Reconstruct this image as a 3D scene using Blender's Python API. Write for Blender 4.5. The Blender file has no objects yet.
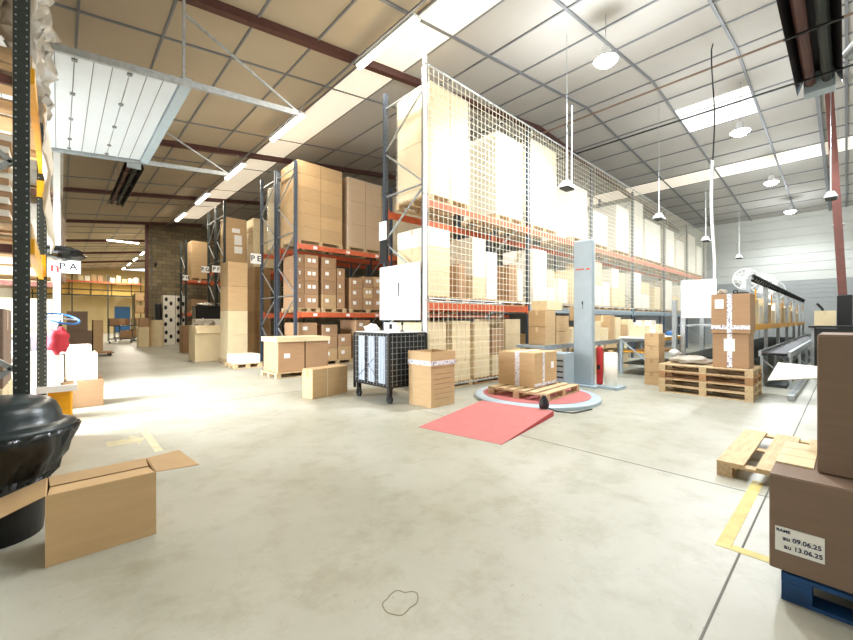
import bpy, math, random
from mathutils import Vector, Matrix, noise
R = random.Random(7)
S = bpy.context.scene
COL = S.collection
CAMH = 1.5

# ---------------------------------------------------------------- materials
def lin(c):
    return tuple(((v/12.92) if v <= .04045 else ((v+.055)/1.055)**2.4) for v in c)
def rgb(r, g, b): return lin((r/255, g/255, b/255)) + (1,)
MATS = {}
def mat(name, col, rough=.6, metal=0.0, noise_scale=None, noise_amt=.12, var=0.0, bump=0.0, bump_scale=60, emit=None, emit_s=0, alpha=1.0, spec=.5, coord='Object', stretch=None, trans=0):
    m = bpy.data.materials.new(name); m.use_nodes = True
    nt = m.node_tree; b = nt.nodes['Principled BSDF']
    b.inputs['Base Color'].default_value = col
    b.inputs['Roughness'].default_value = rough; b.inputs['Metallic'].default_value = metal
    b.inputs['Specular IOR Level'].default_value = spec
    b.inputs['Alpha'].default_value = alpha
    b.inputs['Transmission Weight'].default_value = trans
    tc = nt.nodes.new('ShaderNodeTexCoord'); src = tc.outputs[coord]
    if stretch:
        mp = nt.nodes.new('ShaderNodeMapping'); mp.inputs['Scale'].default_value = stretch
        nt.links.new(src, mp.inputs['Vector']); src = mp.outputs['Vector']
    last = None
    if noise_scale:
        n = nt.nodes.new('ShaderNodeTexNoise'); n.inputs['Scale'].default_value = noise_scale; n.inputs['Detail'].default_value = 5
        nt.links.new(src, n.inputs['Vector'])
        r = nt.nodes.new('ShaderNodeValToRGB')
        r.color_ramp.elements[0].position = .3; r.color_ramp.elements[1].position = .7
        r.color_ramp.elements[0].color = tuple(c*(1-noise_amt) for c in col[:3])+(1,)
        r.color_ramp.elements[1].color = tuple(min(1, c*(1+noise_amt)) for c in col[:3])+(1,)
        nt.links.new(n.outputs['Fac'], r.inputs['Fac']); last = r.outputs['Color']
        nt.links.new(last, b.inputs['Base Color'])
    if var:
        oi = nt.nodes.new('ShaderNodeObjectInfo'); hs = nt.nodes.new('ShaderNodeHueSaturation')
        mr = nt.nodes.new('ShaderNodeMapRange'); mr.inputs['To Min'].default_value = 1-var; mr.inputs['To Max'].default_value = 1+var*.6
        nt.links.new(oi.outputs['Random'], mr.inputs['Value']); nt.links.new(mr.outputs['Result'], hs.inputs['Value'])
        if last: nt.links.new(last, hs.inputs['Color'])
        else: hs.inputs['Color'].default_value = col
        nt.links.new(hs.outputs['Color'], b.inputs['Base Color'])
    if bump:
        n2 = nt.nodes.new('ShaderNodeTexNoise'); n2.inputs['Scale'].default_value = bump_scale; n2.inputs['Detail'].default_value = 4
        nt.links.new(src, n2.inputs['Vector'])
        bp = nt.nodes.new('ShaderNodeBump'); bp.inputs['Strength'].default_value = bump; bp.inputs['Distance'].default_value = .02
        nt.links.new(n2.outputs['Fac'], bp.inputs['Height']); nt.links.new(bp.outputs['Normal'], b.inputs['Normal'])
    if emit:
        b.inputs['Emission Color'].default_value = emit; b.inputs['Emission Strength'].default_value = emit_s
    MATS[name] = m
    return m

K = mat('kraft', rgb(200,168,126), .75, noise_scale=3, noise_amt=.06, var=.10, stretch=(1,1,6))
KD = mat('kraft_brown', rgb(178,142,108), .75, noise_scale=3, noise_amt=.06, var=.12, stretch=(1,1,6))
KT = mat('kraft_deep', rgb(134,112,96), .7, noise_scale=3, noise_amt=.05, stretch=(1,1,8))
KP = mat('kraft_pale', rgb(232,214,176), .75, noise_scale=3, noise_amt=.05, var=.06)
KW = mat('carton_white', rgb(243,238,226), .7, noise_scale=3, noise_amt=.03, var=.03)
TAPE = mat('tape_brown', rgb(178,140,98), .3)
TAPEC = mat('tape_clear', rgb(226,206,170), .25)
LBL = mat('label_white', rgb(245,245,243), .5)
INK = mat('ink', rgb(40,44,90), .6)
INKB = mat('ink_black', rgb(25,25,28), .6)
STEEL = mat('steel_blue_grey', rgb(76,86,100), .45, .3, noise_scale=20)
STEELD = mat('steel_dark', rgb(52,58,56), .5, .3, noise_scale=20)
GALV = mat('galvanised', rgb(176,182,186), .38, .6, noise_scale=14, noise_amt=.15)
GREYP = mat('grey_paint', rgb(170,186,198), .4, noise_scale=5, noise_amt=.04)
ORG = mat('orange_beam', rgb(212,104,66), .45, noise_scale=12, noise_amt=.12)
YEL = mat('yellow_paint', rgb(236,168,22), .42, noise_scale=12, noise_amt=.1)
REDB = mat('red_brown_steel', rgb(104,62,54), .5, noise_scale=8, noise_amt=.15)
WHT = mat('white_paint', rgb(238,240,242), .45)
NET = mat('net_cord', rgb(246,240,220), .6)
BLK = mat('black_plastic', rgb(24,26,28), .4)
BLKM = mat('black_metal', rgb(34,30,32), .45, .4)
RUB = mat('rubber', rgb(40,40,42), .8)
RED = mat('red_paint', rgb(190,44,48), .5)
RAMP = mat('red_ramp', rgb(182,104,102), .65, noise_scale=6, noise_amt=.06, bump=.3, bump_scale=160)
BLUE = mat('blue_wood', rgb(16,66,118), .6, noise_scale=9, noise_amt=.35)
WOOD = mat('pallet_wood', rgb(198,172,134), .75, noise_scale=5, noise_amt=.18, var=.10, stretch=(1,6,6))
WOODD = mat('pallet_wood_old', rgb(170,128,90), .8, noise_scale=5, noise_amt=.2, var=.12)
FILM = mat('stretch_film', rgb(176,168,154), .3, noise_scale=5, noise_amt=.08, bump=.6, bump_scale=8)
BAG = mat('black_bag', rgb(20,26,28), .22, bump=.35, bump_scale=9)
CLOTH = mat('cream_film', rgb(224,216,200), .5, bump=.5, bump_scale=10)
CLEAR = mat('clear_film', rgb(240,240,240), .12, alpha=.16, bump=.8, bump_scale=10)
LIDM = mat('bin_lid', rgb(38,50,54), .3, bump=.05)
REDC = mat('red_cloth', rgb(188,52,66), .85)
GRILL = mat('grey_fabric', rgb(176,186,204), .7)
BLUEP = mat('blue_panel', rgb(44,104,164), .5)

def emis(name, col, s):
    m = bpy.data.materials.new(name); m.use_nodes = True
    b = m.node_tree.nodes['Principled BSDF']; b.inputs['Base Color'].default_value = (.8,.8,.8,1)
    b.inputs['Emission Color'].default_value = col; b.inputs['Emission Strength'].default_value = s
    return m
TUBE = emis('tube_glow', (1,.90,.74,1), 9)
BULB = emis('bulb_glow', (.93,.97,1,1), 60)
SKYW = emis('skylight_warm', (1,.84,.62,1), .40)
SKYC = emis('skylight_cool', (1,.98,.93,1), .9)

def tape_mat():
    m = mat('tape_printed', rgb(232,230,236), .4)
    nt = m.node_tree; b = nt.nodes['Principled BSDF']
    tc = nt.nodes.new('ShaderNodeTexCoord'); n = nt.nodes.new('ShaderNodeTexNoise'); n.inputs['Scale'].default_value = 34; n.inputs['Detail'].default_value = 1
    r = nt.nodes.new('ShaderNodeValToRGB'); r.color_ramp.interpolation = 'CONSTANT'
    r.color_ramp.elements[0].color = rgb(234,232,238); r.color_ramp.elements[1].position = .60; r.color_ramp.elements[1].color = rgb(128,124,166)
    nt.links.new(tc.outputs['Object'], n.inputs['Vector']); nt.links.new(n.outputs['Fac'], r.inputs['Fac']); nt.links.new(r.outputs['Color'], b.inputs['Base Color'])
    return m
TAPEP = tape_mat()

def floor_mat():
    m = bpy.data.materials.new('concrete_floor'); m.use_nodes = True
    nt = m.node_tree; b = nt.nodes['Principled BSDF']; L = nt.links.new
    tc = nt.nodes.new('ShaderNodeTexCoord')
    def nz(scale, det, rough=.5):
        n = nt.nodes.new('ShaderNodeTexNoise'); n.inputs['Scale'].default_value = scale; n.inputs['Detail'].default_value = det; n.inputs['Roughness'].default_value = rough
        L(tc.outputs['Object'], n.inputs['Vector']); return n
    a = nz(.55, 6, .6); c = nz(3.2, 8, .7); d = nz(26, 3)
    r1 = nt.nodes.new('ShaderNodeValToRGB'); r1.color_ramp.elements[0].position = .3; r1.color_ramp.elements[1].position = .72
    r1.color_ramp.elements[0].color = rgb(154,152,136); r1.color_ramp.elements[1].color = rgb(182,182,172)
    L(a.outputs['Fac'], r1.inputs['Fac'])
    r2 = nt.nodes.new('ShaderNodeValToRGB'); r2.color_ramp.elements[0].position = .33; r2.color_ramp.elements[1].position = .52
    r2.color_ramp.elements[0].color = (.82,.80,.74,1); r2.color_ramp.elements[1].color = (1,1,1,1)
    L(c.outputs['Fac'], r2.inputs['Fac'])
    mx = nt.nodes.new('ShaderNodeMixRGB'); mx.blend_type = 'MULTIPLY'; mx.inputs['Fac'].default_value = 1
    L(r1.outputs['Color'], mx.inputs['Color1']); L(r2.outputs['Color'], mx.inputs['Color2'])
    r3 = nt.nodes.new('ShaderNodeValToRGB'); r3.color_ramp.elements[0].position = .22; r3.color_ramp.elements[1].position = .30
    r3.color_ramp.elements[0].color = (.45,.42,.38,1); r3.color_ramp.elements[1].color = (1,1,1,1)
    L(d.outputs['Fac'], r3.inputs['Fac'])
    m2 = nt.nodes.new('ShaderNodeMixRGB'); m2.blend_type = 'MULTIPLY'; m2.inputs['Fac'].default_value = .7
    L(mx.outputs['Color'], m2.inputs['Color1']); L(r3.outputs['Color'], m2.inputs['Color2'])
    L(m2.outputs['Color'], b.inputs['Base Color'])
    rr = nt.nodes.new('ShaderNodeMapRange'); rr.inputs['To Min'].default_value = .34; rr.inputs['To Max'].default_value = .56
    L(c.outputs['Fac'], rr.inputs['Value']); L(rr.outputs['Result'], b.inputs['Roughness'])
    bp = nt.nodes.new('ShaderNodeBump'); bp.inputs['Strength'].default_value = .12; bp.inputs['Distance'].default_value = .01
    L(c.outputs['Fac'], bp.inputs['Height']); L(bp.outputs['Normal'], b.inputs['Normal'])
    return m
FLOORM = floor_mat()
def block_mat():
    m = bpy.data.materials.new('concrete_block'); m.use_nodes = True
    nt = m.node_tree; b = nt.nodes['Principled BSDF']; b.inputs['Roughness'].default_value = .9
    tc = nt.nodes.new('ShaderNodeTexCoord'); mp = nt.nodes.new('ShaderNodeMapping'); mp.inputs['Rotation'].default_value = (math.pi/2,0,0)
    br = nt.nodes.new('ShaderNodeTexBrick'); br.inputs['Scale'].default_value = 1
    br.inputs['Brick Width'].default_value = .5; br.inputs['Row Height'].default_value = .24; br.inputs['Mortar Size'].default_value = .012
    br.inputs['Color1'].default_value = rgb(156,142,112); br.inputs['Color2'].default_value = rgb(122,110,88); br.inputs['Mortar'].default_value = rgb(100,92,78)
    nt.links.new(tc.outputs['Object'], mp.inputs['Vector']); nt.links.new(mp.outputs['Vector'], br.inputs['Vector']); nt.links.new(br.outputs['Color'], b.inputs['Base Color'])
    return m
BLOCK = block_mat()
CEILM = mat('ceiling_board', rgb(190,174,150), .85, noise_scale=.6, noise_amt=.07)
CEIL_LIT = mat('ceiling_board_lamplit', rgb(188,184,178), .85, noise_scale=.6, noise_amt=.05)  # same boards as the left side, cooler lamplight put into the colour
RUN = mat('ceiling_runner', rgb(134,136,140), .5, .2)
CLAD = mat('white_cladding', rgb(214,216,210), .6, noise_scale=1, noise_amt=.03)
CLADG = mat('grey_cladding', rgb(166,170,170), .6, noise_scale=1, noise_amt=.05)
CREAM = mat('cream_wall', rgb(224,206,160), .8)
OCHRE = mat('ochre_panel', rgb(206,170,92), .8, noise_scale=1, noise_amt=.08)
LINEY = mat('floor_paint_yellow', rgb(206,190,116), .6, noise_scale=9, noise_amt=.16)
LINEP = mat('floor_paint_worn', rgb(196,190,158), .6, noise_scale=9, noise_amt=.10)
JOINT = mat('floor_joint', rgb(112,112,106), .9)
DOORW = mat('door_panel_white', rgb(214,222,232), .35, noise_scale=2, noise_amt=.03)

# ---------------------------------------------------------------- mesh helper
class MB:
    def __init__(s): s.v = []; s.f = []
    def add(s, vs, fs):
        n = len(s.v); s.v += [tuple(v) for v in vs]; s.f += [tuple(i+n for i in f) for f in fs]; return s
    def box(s, x0, x1, y0, y1, z0, z1):
        if x0 > x1: x0, x1 = x1, x0
        if y0 > y1: y0, y1 = y1, y0
        if z0 > z1: z0, z1 = z1, z0
        return s.add([(x0,y0,z0),(x1,y0,z0),(x1,y1,z0),(x0,y1,z0),(x0,y0,z1),(x1,y0,z1),(x1,y1,z1),(x0,y1,z1)],
              [(0,3,2,1),(4,5,6,7),(0,1,5,4),(1,2,6,5),(2,3,7,6),(3,0,4,7)])
    def cbox(s, x0, x1, y0, y1, z0, z1, c=.006):    # box with chamfered upright and top edges
        c = min(c, (x1-x0)*.2, (y1-y0)*.2, (z1-z0)*.2)
        def ring(d, z): return [(x0+c+d,y0+d,z),(x1-c-d,y0+d,z),(x1-d,y0+c+d,z),(x1-d,y1-c-d,z),(x1-c-d,y1-d,z),(x0+c+d,y1-d,z),(x0+d,y1-c-d,z),(x0+d,y0+c+d,z)]
        rs = [ring(c*.7, z0), ring(0, z0+c), ring(0, z1-c), ring(c*.7, z1)]
        vs = sum(rs, []); fs = [tuple(range(7,-1,-1)), tuple(range(24,32))]
        for k in range(3):
            for i in range(8): j = (i+1) % 8; fs.append((k*8+i, k*8+j, k*8+8+j, k*8+8+i))
        return s.add(vs, fs)
    def bar(s, p, q, w, h=None, up=(0,0,1)):
        h = h or w; p = Vector(p); q = Vector(q); d = (q-p).normalized(); u = Vector(up)
        if abs(d.dot(u)) > .98: u = Vector((0,1,0)) if abs(d.y) < .9 else Vector((1,0,0))
        a = d.cross(u).normalized()*(w/2); b = a.cross(d).normalized()*(h/2)
        vs = [p-a-b, p+a-b, p+a+b, p-a+b, q-a-b, q+a-b, q+a+b, q-a+b]
        return s.add(vs, [(0,3,2,1),(4,5,6,7),(0,1,5,4),(1,2,6,5),(2,3,7,6),(3,0,4,7)])
    def tube(s, pts, r, n=10, cap=True):
        pts = [Vector(p) for p in pts]; rs = r if isinstance(r, (list, tuple)) else [r]*len(pts)
        vs = []; fs = []; pa = None
        for i, p in enumerate(pts):
            d = (pts[min(i+1, len(pts)-1)]-pts[max(i-1, 0)]).normalized()
            if pa is None:
                u = Vector((0,0,1)) if abs(d.z) < .9 else Vector((1,0,0)); a = d.cross(u).normalized()
            else: a = (pa - d*pa.dot(d)).normalized()
            pa = a; b = d.cross(a)
            for k in range(n):
                t = 2*math.pi*k/n; vs.append(p+(a*math.cos(t)+b*math.sin(t))*rs[i])
        for i in range(len(pts)-1):
            for k in range(n):
                j = (k+1) % n; fs.append((i*n+k, i*n+j, (i+1)*n+j, (i+1)*n+k))
        if cap: fs.append(tuple(range(n-1,-1,-1))); fs.append(tuple(range((len(pts)-1)*n, len(pts)*n)))
        return s.add(vs, fs)
    def torus(s, c, R_, r, axis=(0,0,1), n=28, m=8):
        c = Vector(c); ax = Vector(axis).normalized(); u = ax.orthogonal().normalized(); w = ax.cross(u)
        vs = []; fs = []
        for i in range(n):
            t = 2*math.pi*i/n; d = u*math.cos(t)+w*math.sin(t)
            for k in range(m):
                p = 2*math.pi*k/m; vs.append(c+d*(R_+r*math.cos(p))+ax*r*math.sin(p))
        for i in range(n):
            for k in range(m): fs.append((i*m+k, ((i+1)%n)*m+k, ((i+1)%n)*m+(k+1)%m, i*m+(k+1)%m))
        return s.add(vs, fs)
    def lathe(s, prof, c=(0,0,0), n=32, wob=0, seed=0):
        vs = []; fs = []; c = Vector(c)
        for i, (r, z) in enumerate(prof):
            for k in range(n):
                t = 2*math.pi*k/n; rr = r
                if wob: rr = r*(1+wob*noise.noise(Vector((math.cos(t)*2.2+seed, math.sin(t)*2.2, z*5+seed))))+(wob*.35*noise.noise(Vector((math.cos(t)*9+seed, math.sin(t)*9, z*18))))
                vs.append(c+Vector((rr*math.cos(t), rr*math.sin(t), z)))
        for i in range(len(prof)-1):
            for k in range(n):
                j = (k+1) % n; fs.append((i*n+k, i*n+j, (i+1)*n+j, (i+1)*n+k))
        fs.append(tuple(range(n-1,-1,-1))); fs.append(tuple(range((len(prof)-1)*n, len(prof)*n)))
        return s.add(vs, fs)
    def blob(s, c, rad, seed=0, amp=.3, n=22, m=14, flat=True, freq=1.6):
        vs = []; fs = []; c = Vector(c)
        for i in range(m+1):
            ph = math.pi*i/m
            for k in range(n):
                t = 2*math.pi*k/n; d = Vector((math.sin(ph)*math.cos(t), math.sin(ph)*math.sin(t), -math.cos(ph)))
                q = 1+amp*noise.noise(d*freq+Vector((seed,seed*2,seed)))+amp*.5*noise.noise(d*freq*3.1+Vector((seed,0,seed)))
                p = Vector((d.x*rad[0]*q, d.y*rad[1]*q, d.z*rad[2]*q))
                if flat: p.z = max(p.z, -rad[2]*.8)
                vs.append(c+p)
        for i in range(m):
            for k in range(n):
                j = (k+1) % n; fs.append((i*n+k, i*n+j, (i+1)*n+j, (i+1)*n+k))
        return s.add(vs, fs)
    def poly(s, pts, th, nrm):      # slab from a planar polygon
        nrm = Vector(nrm).normalized(); a = [Vector(p) for p in pts]; b = [p+nrm*th for p in a]; n = len(a)
        fs = [tuple(range(n-1,-1,-1)), tuple(range(n, 2*n))]+[(i,(i+1)%n,n+(i+1)%n,n+i) for i in range(n)]
        return s.add(a+b, fs)
    def build(s, name, m, parent=None, smooth=False, world=True):
        me = bpy.data.meshes.new(name)
        vs = [Vector(v) for v in s.v]
        o = bpy.data.objects.new(name, me); COL.objects.link(o)
        if parent is not None:
            o.parent = parent
            if world:
                mi = wmat(parent).inverted(); vs = [mi @ v for v in vs]
        elif world:
            lo = Vector([min(v[i] for v in vs) for i in range(3)]); hi = Vector([max(v[i] for v in vs) for i in range(3)])
            c = Vector(((lo.x+hi.x)/2, (lo.y+hi.y)/2, lo.z)); o.location = c; vs = [v-c for v in vs]
        me.from_pydata([tuple(v) for v in vs], [], s.f); me.materials.append(m)
        import bmesh
        bm = bmesh.new(); bm.from_mesh(me); bmesh.ops.recalc_face_normals(bm, faces=bm.faces); bm.to_mesh(me); bm.free()
        if smooth:
            for p in me.polygons: p.use_smooth = True
        return o
def wmat(o):
    m = o.matrix_basis.copy()
    return (wmat(o.parent) @ m) if o.parent else m
def tag(o, label=None, cat=None, group=None, kind=None):
    if label: o['label'] = label
    if cat: o['category'] = cat
    if group: o['group'] = group
    if kind: o['kind'] = kind
    return o
def thing(name, label, cat, loc=(0,0,0), rz=0, group=None):
    o = bpy.data.objects.new(name, None); COL.objects.link(o); o.empty_display_size = .1
    o.location = loc; o.rotation_euler = (0,0,rz); return tag(o, label, cat, group)
def struct(name, mb, m): return tag(mb.build(name, m), kind='structure')
FONT = None
def text(s, size, m, parent, loc, rot, name='lettering', ext=.0015):
    cu = bpy.data.curves.new('txt', 'FONT'); cu.body = s; cu.size = size; cu.extrude = ext; cu.offset = size*.018; cu.align_x = 'CENTER'; cu.align_y = 'CENTER'
    t = bpy.data.objects.new('txt', cu); COL.objects.link(t)
    bpy.context.view_layer.update()
    me = bpy.data.meshes.new_from_object(t.evaluated_get(bpy.context.evaluated_depsgraph_get()))
    COL.objects.unlink(t); bpy.data.objects.remove(t)
    o = bpy.data.objects.new(name, me); COL.objects.link(o); me.materials.clear(); me.materials.append(m)
    o.parent = parent
    o.matrix_basis = wmat(parent).inverted() @ (Matrix.Translation(loc) @ rot)
    return o
RX90 = Matrix.Rotation(math.pi/2, 4, 'X')                               # faces -Y
RXm = Matrix.Rotation(-math.pi/2, 4, 'Z') @ Matrix.Rotation(math.pi/2, 4, 'X')   # faces -X

# ---------------------------------------------------------------- cartons and pallets
def carton(x0, x1, y0, y1, z0, z1, m=None, label='', group=None, tape=TAPEC, stick=0, rz=0, piv=None, name='cardboard_box', cat='box', simple=False, stickx=False):
    """closed carton: body with top flaps, tape down both seams, shipping labels on the face towards the aisle"""
    m = m or K
    cx, cy = (x0+x1)/2, (y0+y1)/2
    if piv: cx, cy = piv
    t = thing(name, label, cat, (cx, cy, z0), 0, group)
    b = MB().cbox(x0, x1, y0, y1, z0, z1-.004, .005)
    ym = (y0+y1)/2
    b.box(x0+.004, x1-.004, y0+.004, ym-.003, z1-.004, z1); b.box(x0+.004, x1-.004, ym+.003, y1-.004, z1-.004, z1)
    b.build('box_body', m, t)
    if tape:
        w = min(.03, (y1-y0)*.15); tb = MB().box(x0-.0015, x1+.0015, ym-w, ym+w, z1, z1+.0015)
        d = (z1-z0)*.28 if tape is not TAPEP else (z1-z0)*.9
        tb.box(x0-.002, x0+.001, ym-w, ym+w, z1-d, z1+.001); tb.box(x1-.001, x1+.002, ym-w, ym+w, z1-d, z1+.001)
        tb.build('tape_strip', tape, t)
    if stick:
        lb = MB(); W = x1-x0; H_ = z1-z0
        for k in range(stick):
            a = x0+W*(.22+.34*k); lb.box(a, a+min(.16, W*.25), y0-.003, y0, z0+H_*.42, z0+H_*.42+min(.12, H_*.34))
        lb.build('shipping_label', LBL, t)
    if stickx:
        MB().box(x0-.003, x0, y0+(y1-y0)*.55, y0+(y1-y0)*.85, z0+(z1-z0)*.5, z0+(z1-z0)*.8).build('shipping_label', LBL, t)
    if rz: t.rotation_euler = (0,0,rz)
    return t
def pallet(x0, x1, y0, y1, z0, label, group=None, m=None, along='X', n=5, rz=0, detail=True, h=.144, name='wooden_pallet'):
    """deck boards on cross boards, nine blocks and three skids"""
    m = m or WOOD
    t = thing(name, label, 'pallet', ((x0+x1)/2, (y0+y1)/2, z0), 0, group)
    def bx(mb, a0, a1, b0, b1, c0, c1):
        if along == 'X': mb.box(a0, a1, b0, b1, c0, c1)
        else: mb.box(b0, b1, a0, a1, c0, c1)
    A0, A1, B0, B1 = (x0, x1, y0, y1) if along == 'X' else (y0, y1, x0, x1)
    L, W = A1-A0, B1-B0; bw = W/(n+ (n-1)*.42); gap = (W-n*bw)/(n-1)
    f = h/.144
    decks = []
    for i in range(n):
        b = MB(); bx(b, A0, A1, B0+i*(bw+gap), B0+i*(bw+gap)+bw, z0+.122*f, z0+.144*f); decks.append(b)
    cross = []; blocks = []; skids = []
    for i in range(3):
        a = A0+(L-.12)*i/2
        b = MB(); bx(b, a, a+.12, B0, B1, z0+.1*f, z0+.121*f); cross.append(b)
        for j in range(3):
            q = B0+(W-.12)*j/2; b = MB(); bx(b, a+.001, a+.119, q, q+.12, z0+.022*f, z0+.099*f); blocks.append(b)
    for j in range(3):
        q = B0+(W-.12)*j/2; b = MB(); bx(b, A0, A1, q, q+.12, z0, z0+.021*f); skids.append(b)
    if True:
        for b in decks: b.build('deck_board', m, t)
        for b in cross: b.build('cross_board', m, t)
        for b in blocks: b.build('block', m, t)
        for b in skids: b.build('skid_board', m, t)
    else:
        def merge(l):
            r = MB()
            for q in l: r.add(q.v, q.f)
            return r
        merge(decks).build('top_deck', m, t); merge(cross+skids).build('skids', m, t); merge(blocks).build('blocks', m, t)
    if rz: t.rotation_euler = (0,0,rz)
    return t

# ---------------------------------------------------------------- setting
def cz(x): return 8.58-.13*(12.86-x) if x < 12.86 else 8.58-.06*(x-12.86)
XL, XR, YN, YF, YB = -3.3, 30.5, -5.0, 60.0, 29.7
struct('floor', MB().box(XL-.3, XR+.3, YN-.3, YF+.3, -.2, 0), FLOORM)
def slab(x0, x1, y0, y1, z_off, th):
    a, b = cz(x0)+z_off, cz(x1)+z_off
    return MB().add([(x0,y0,a),(x1,y0,b),(x1,y1,b),(x0,y1,a),(x0,y0,a+th),(x1,y0,b+th),(x1,y1,b+th),(x0,y1,a+th)],
        [(0,3,2,1),(4,5,6,7),(0,1,5,4),(1,2,6,5),(2,3,7,6),(3,0,4,7)])
struct('ceiling', slab(XL-.3, 5.22, YN-.3, YF+.3, 0, .15), CEILM)
struct('ceiling_near_slope', slab(5.22, 12.86, YN-.3, YF+.3, 0, .15), CEIL_LIT)
struct('ceiling_far_slope', slab(12.86, XR+.3, YN-.3, YB+.2, 0, .15), CEIL_LIT)['label'] = 'ceiling boards with painted-in lamplight on the far roof slope'
run = MB()
xs = [x for x in (-2.25,-1.0,.25,1.5,2.77,4.0,5.22,6.3,7.6,8.95,10.1,11.29,12.86,14.1,15.4,16.8,18.2,19.6,20.7,22.1,23.6,25.1,26.6,28.1,29.5)]
for x in xs:
    y1 = YF if x < 5 else YB
    run.box(x-.02, x+.02, YN, y1, cz(x)-.03, cz(x)+.01)
run.build('trim_1', RUN); bpy.data.objects['trim_1']['kind'] = 'structure'
run = MB()
def rail(y, x0, x1, w=.045, h=.04, mb=None):
    mb = mb or run
    br = [x0]+([12.86] if x0 < 12.86 < x1 else [])+[x1]
    for p, q in zip(br, br[1:]):
        mb.bar((p, y, cz(p)-h/2+.01), (q, y, cz(q)-h/2+.01), w, h)
for y in (-4,-2,0,1.95,3.92,5.9): rail(y, XL, XR, .06, .05)
for y in (9.22,13.1,16.6,20.1,23.7,27.2): rail(y, XL, XR if y<28 else 8)
for y in (31,33,37.8,39.5,41,45,47,54,57): rail(y, XL, 12)
tag(run.build('trim_2', RUN), kind='structure')
run = MB()
for y in (7.7,14.85,21.9,28.9,36.1,43,50.2): rail(y, XL, 6.9 if y>28 else XR, .16, .17, run)
RAFT = mat('rafter_paint', rgb(88,54,48), .5, noise_scale=8, noise_amt=.15)
tag(run.build('trim_3', RAFT), kind='structure')
run = MB(); rail(.6, XL, XR, .1, .12, run)
struct('trim_4', run, RUN)
# walls
w = MB().box(XL-.25, XL, YN, 6.7, 0, cz(XL)).box(XL-.25, XL, 10.9, YF, 0, cz(XL)).box(XL-.25, XL, 6.7, 10.9, 4.7, cz(XL))
struct('wall_left', w, CLAD)
struct('wall_near', MB().box(XL-.25, XR+.25, YN-.25, YN, 0, 8.6), CLAD)
fw = MB()
z = 0
while z < 7.5:
    top = min(z+.62, 7.56); fw.box(XR, XR+.25, YN, YB, z, top-.025); fw.box(XR+.03, XR+.25, YN, YB, top-.025, top); z += .62
w0 = MB(); w1 = MB()
z = 3.75; k = 0
while z < 7.5:
    top = min(z+.5, 7.56); w1.box(XR, XR+.25, YN, YB, z, top-.03); w1.box(XR+.04, XR+.25, YN, YB, top-.03, top); z += .5
z = 0
while z < 3.75:
    top = z+.25; w0.box(XR, XR+.25, YN, YB, z, top-.015); w0.box(XR+.02, XR+.25, YN, YB, top-.015, top); z += .25
struct('wall_far', w1, CLAD); struct('wall_far_base', w0, CLADG)
# cut-shaped block wall closing the left bays and the hall beyond
bw = MB(); bw.add([(4.07,YB,0),(12.86,YB,0),(XR,YB,0),(XR,YB,cz(XR)),(12.86,YB,cz(12.86)),(4.07,YB,cz(4.07))]+[(4.07,YB+.25,0),(12.86,YB+.25,0),(XR,YB+.25,0),(XR,YB+.25,cz(XR)),(12.86,YB+.25,cz(12.86)),(4.07,YB+.25,cz(4.07))],
   [(0,1,4,5),(1,2,3,4),(6,11,10,7),(7,10,9,8),(0,5,11,6),(2,8,9,3),(5,4,10,11),(4,3,9,10),(0,6,7,1),(1,7,8,2)])
struct('wall_block', bw, BLOCK)
tag(MB().box(3.93, 4.07, YB-.1, YB+.3, 0, cz(4)).build('trim_5', REDB), kind='structure')
struct('wall_hall_right', MB().box(12, 12.2, YB+.25, YF, 0, 8.5), CREAM)
struct('wall_hall_end', MB().box(XL, 12, YF, YF+.25, 0, 7.6), CREAM)
struct('wall_hall_upper', MB().box(XL, 9, YF-2.6, YF-2.4, 4.3, 5.6), OCHRE)
mz = MB()
for x in (-1, .8, 2.6, 4.4, 6.2): mz.box(x, x+.06, YF-2.7, YF-2.6, 4.3, 5.9)
mz.box(XL, 9, YF-2.7, YF-2.6, 4.85, 4.92); mz.box(XL, 9, YF-2.75, YF-2.6, 4.2, 4.32)
struct('trim_6', mz, STEELD)
tag(MB().box(4.9, 6.4, YF-.1, YF, .05, 3.1).build('door_1', BLUEP), kind='structure')
# skylights
def skyl(n, x0, x1, y0, y1, m):
    q = slab(x0, x1, y0, y1, -.015, .012); tag(q.build('window_%d' % n, m), kind='structure')
n = 1
for (y0, y1) in ((-4,-2),(-2,0),(0,1.95),(1.95,3.92),(3.92,5.9),(5.9,7.62),(7.78,9.22),(9.22,13.1),(13.1,14.76),(14.94,16.6),(16.6,20.1),(20.1,21.8),(22,23.7),(23.7,27.2)):
    skyl(n, 5.24, 6.29, y0+.03, y1-.03, SKYW); n += 1
skyl(n, 14.95, 16.8, 1.98, 3.89, SKYC); n += 1
for (y0, y1) in ((-2,0),(0,1.95),(1.95,3.92),(3.92,5.9),(5.9,9.22),(9.22,13.1),(13.1,16.6)):
    skyl(n, 20.72, 22.08, y0+.03, y1-.03, SKYW); n += 1
# joints and floor paint
j = MB().box(.5, 30, .462, .474, -.01, .0015).box(4.38, 4.392, -4, 4.9, -.01, .0015).box(-3, 30, 7.9, 7.912, -.01, .0012)
tag(j.build('trim_7', JOINT), kind='structure')
y_ = MB().box(3.2, 4.75, .52, .60, -.01, .002).box(3.2, 3.28, -.6, .519, -.01, .002)
tag(y_.build('trim_8', LINEY), kind='structure')
y_ = MB().box(.80, .88, 5.35, 7.4, -.01, .002).box(.25, .80, 6.75, 6.79, -.01, .002)
y_.add([(.42,5.95,.002),(.7,5.95,.002),(.7,5.8,.002),(.8,6.1,.002),(.66,6.35,.002),(.66,6.2,.002),(.42,6.2,.002)], [tuple(range(7))])
tag(y_.build('trim_9', LINEP), kind='structure')

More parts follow.
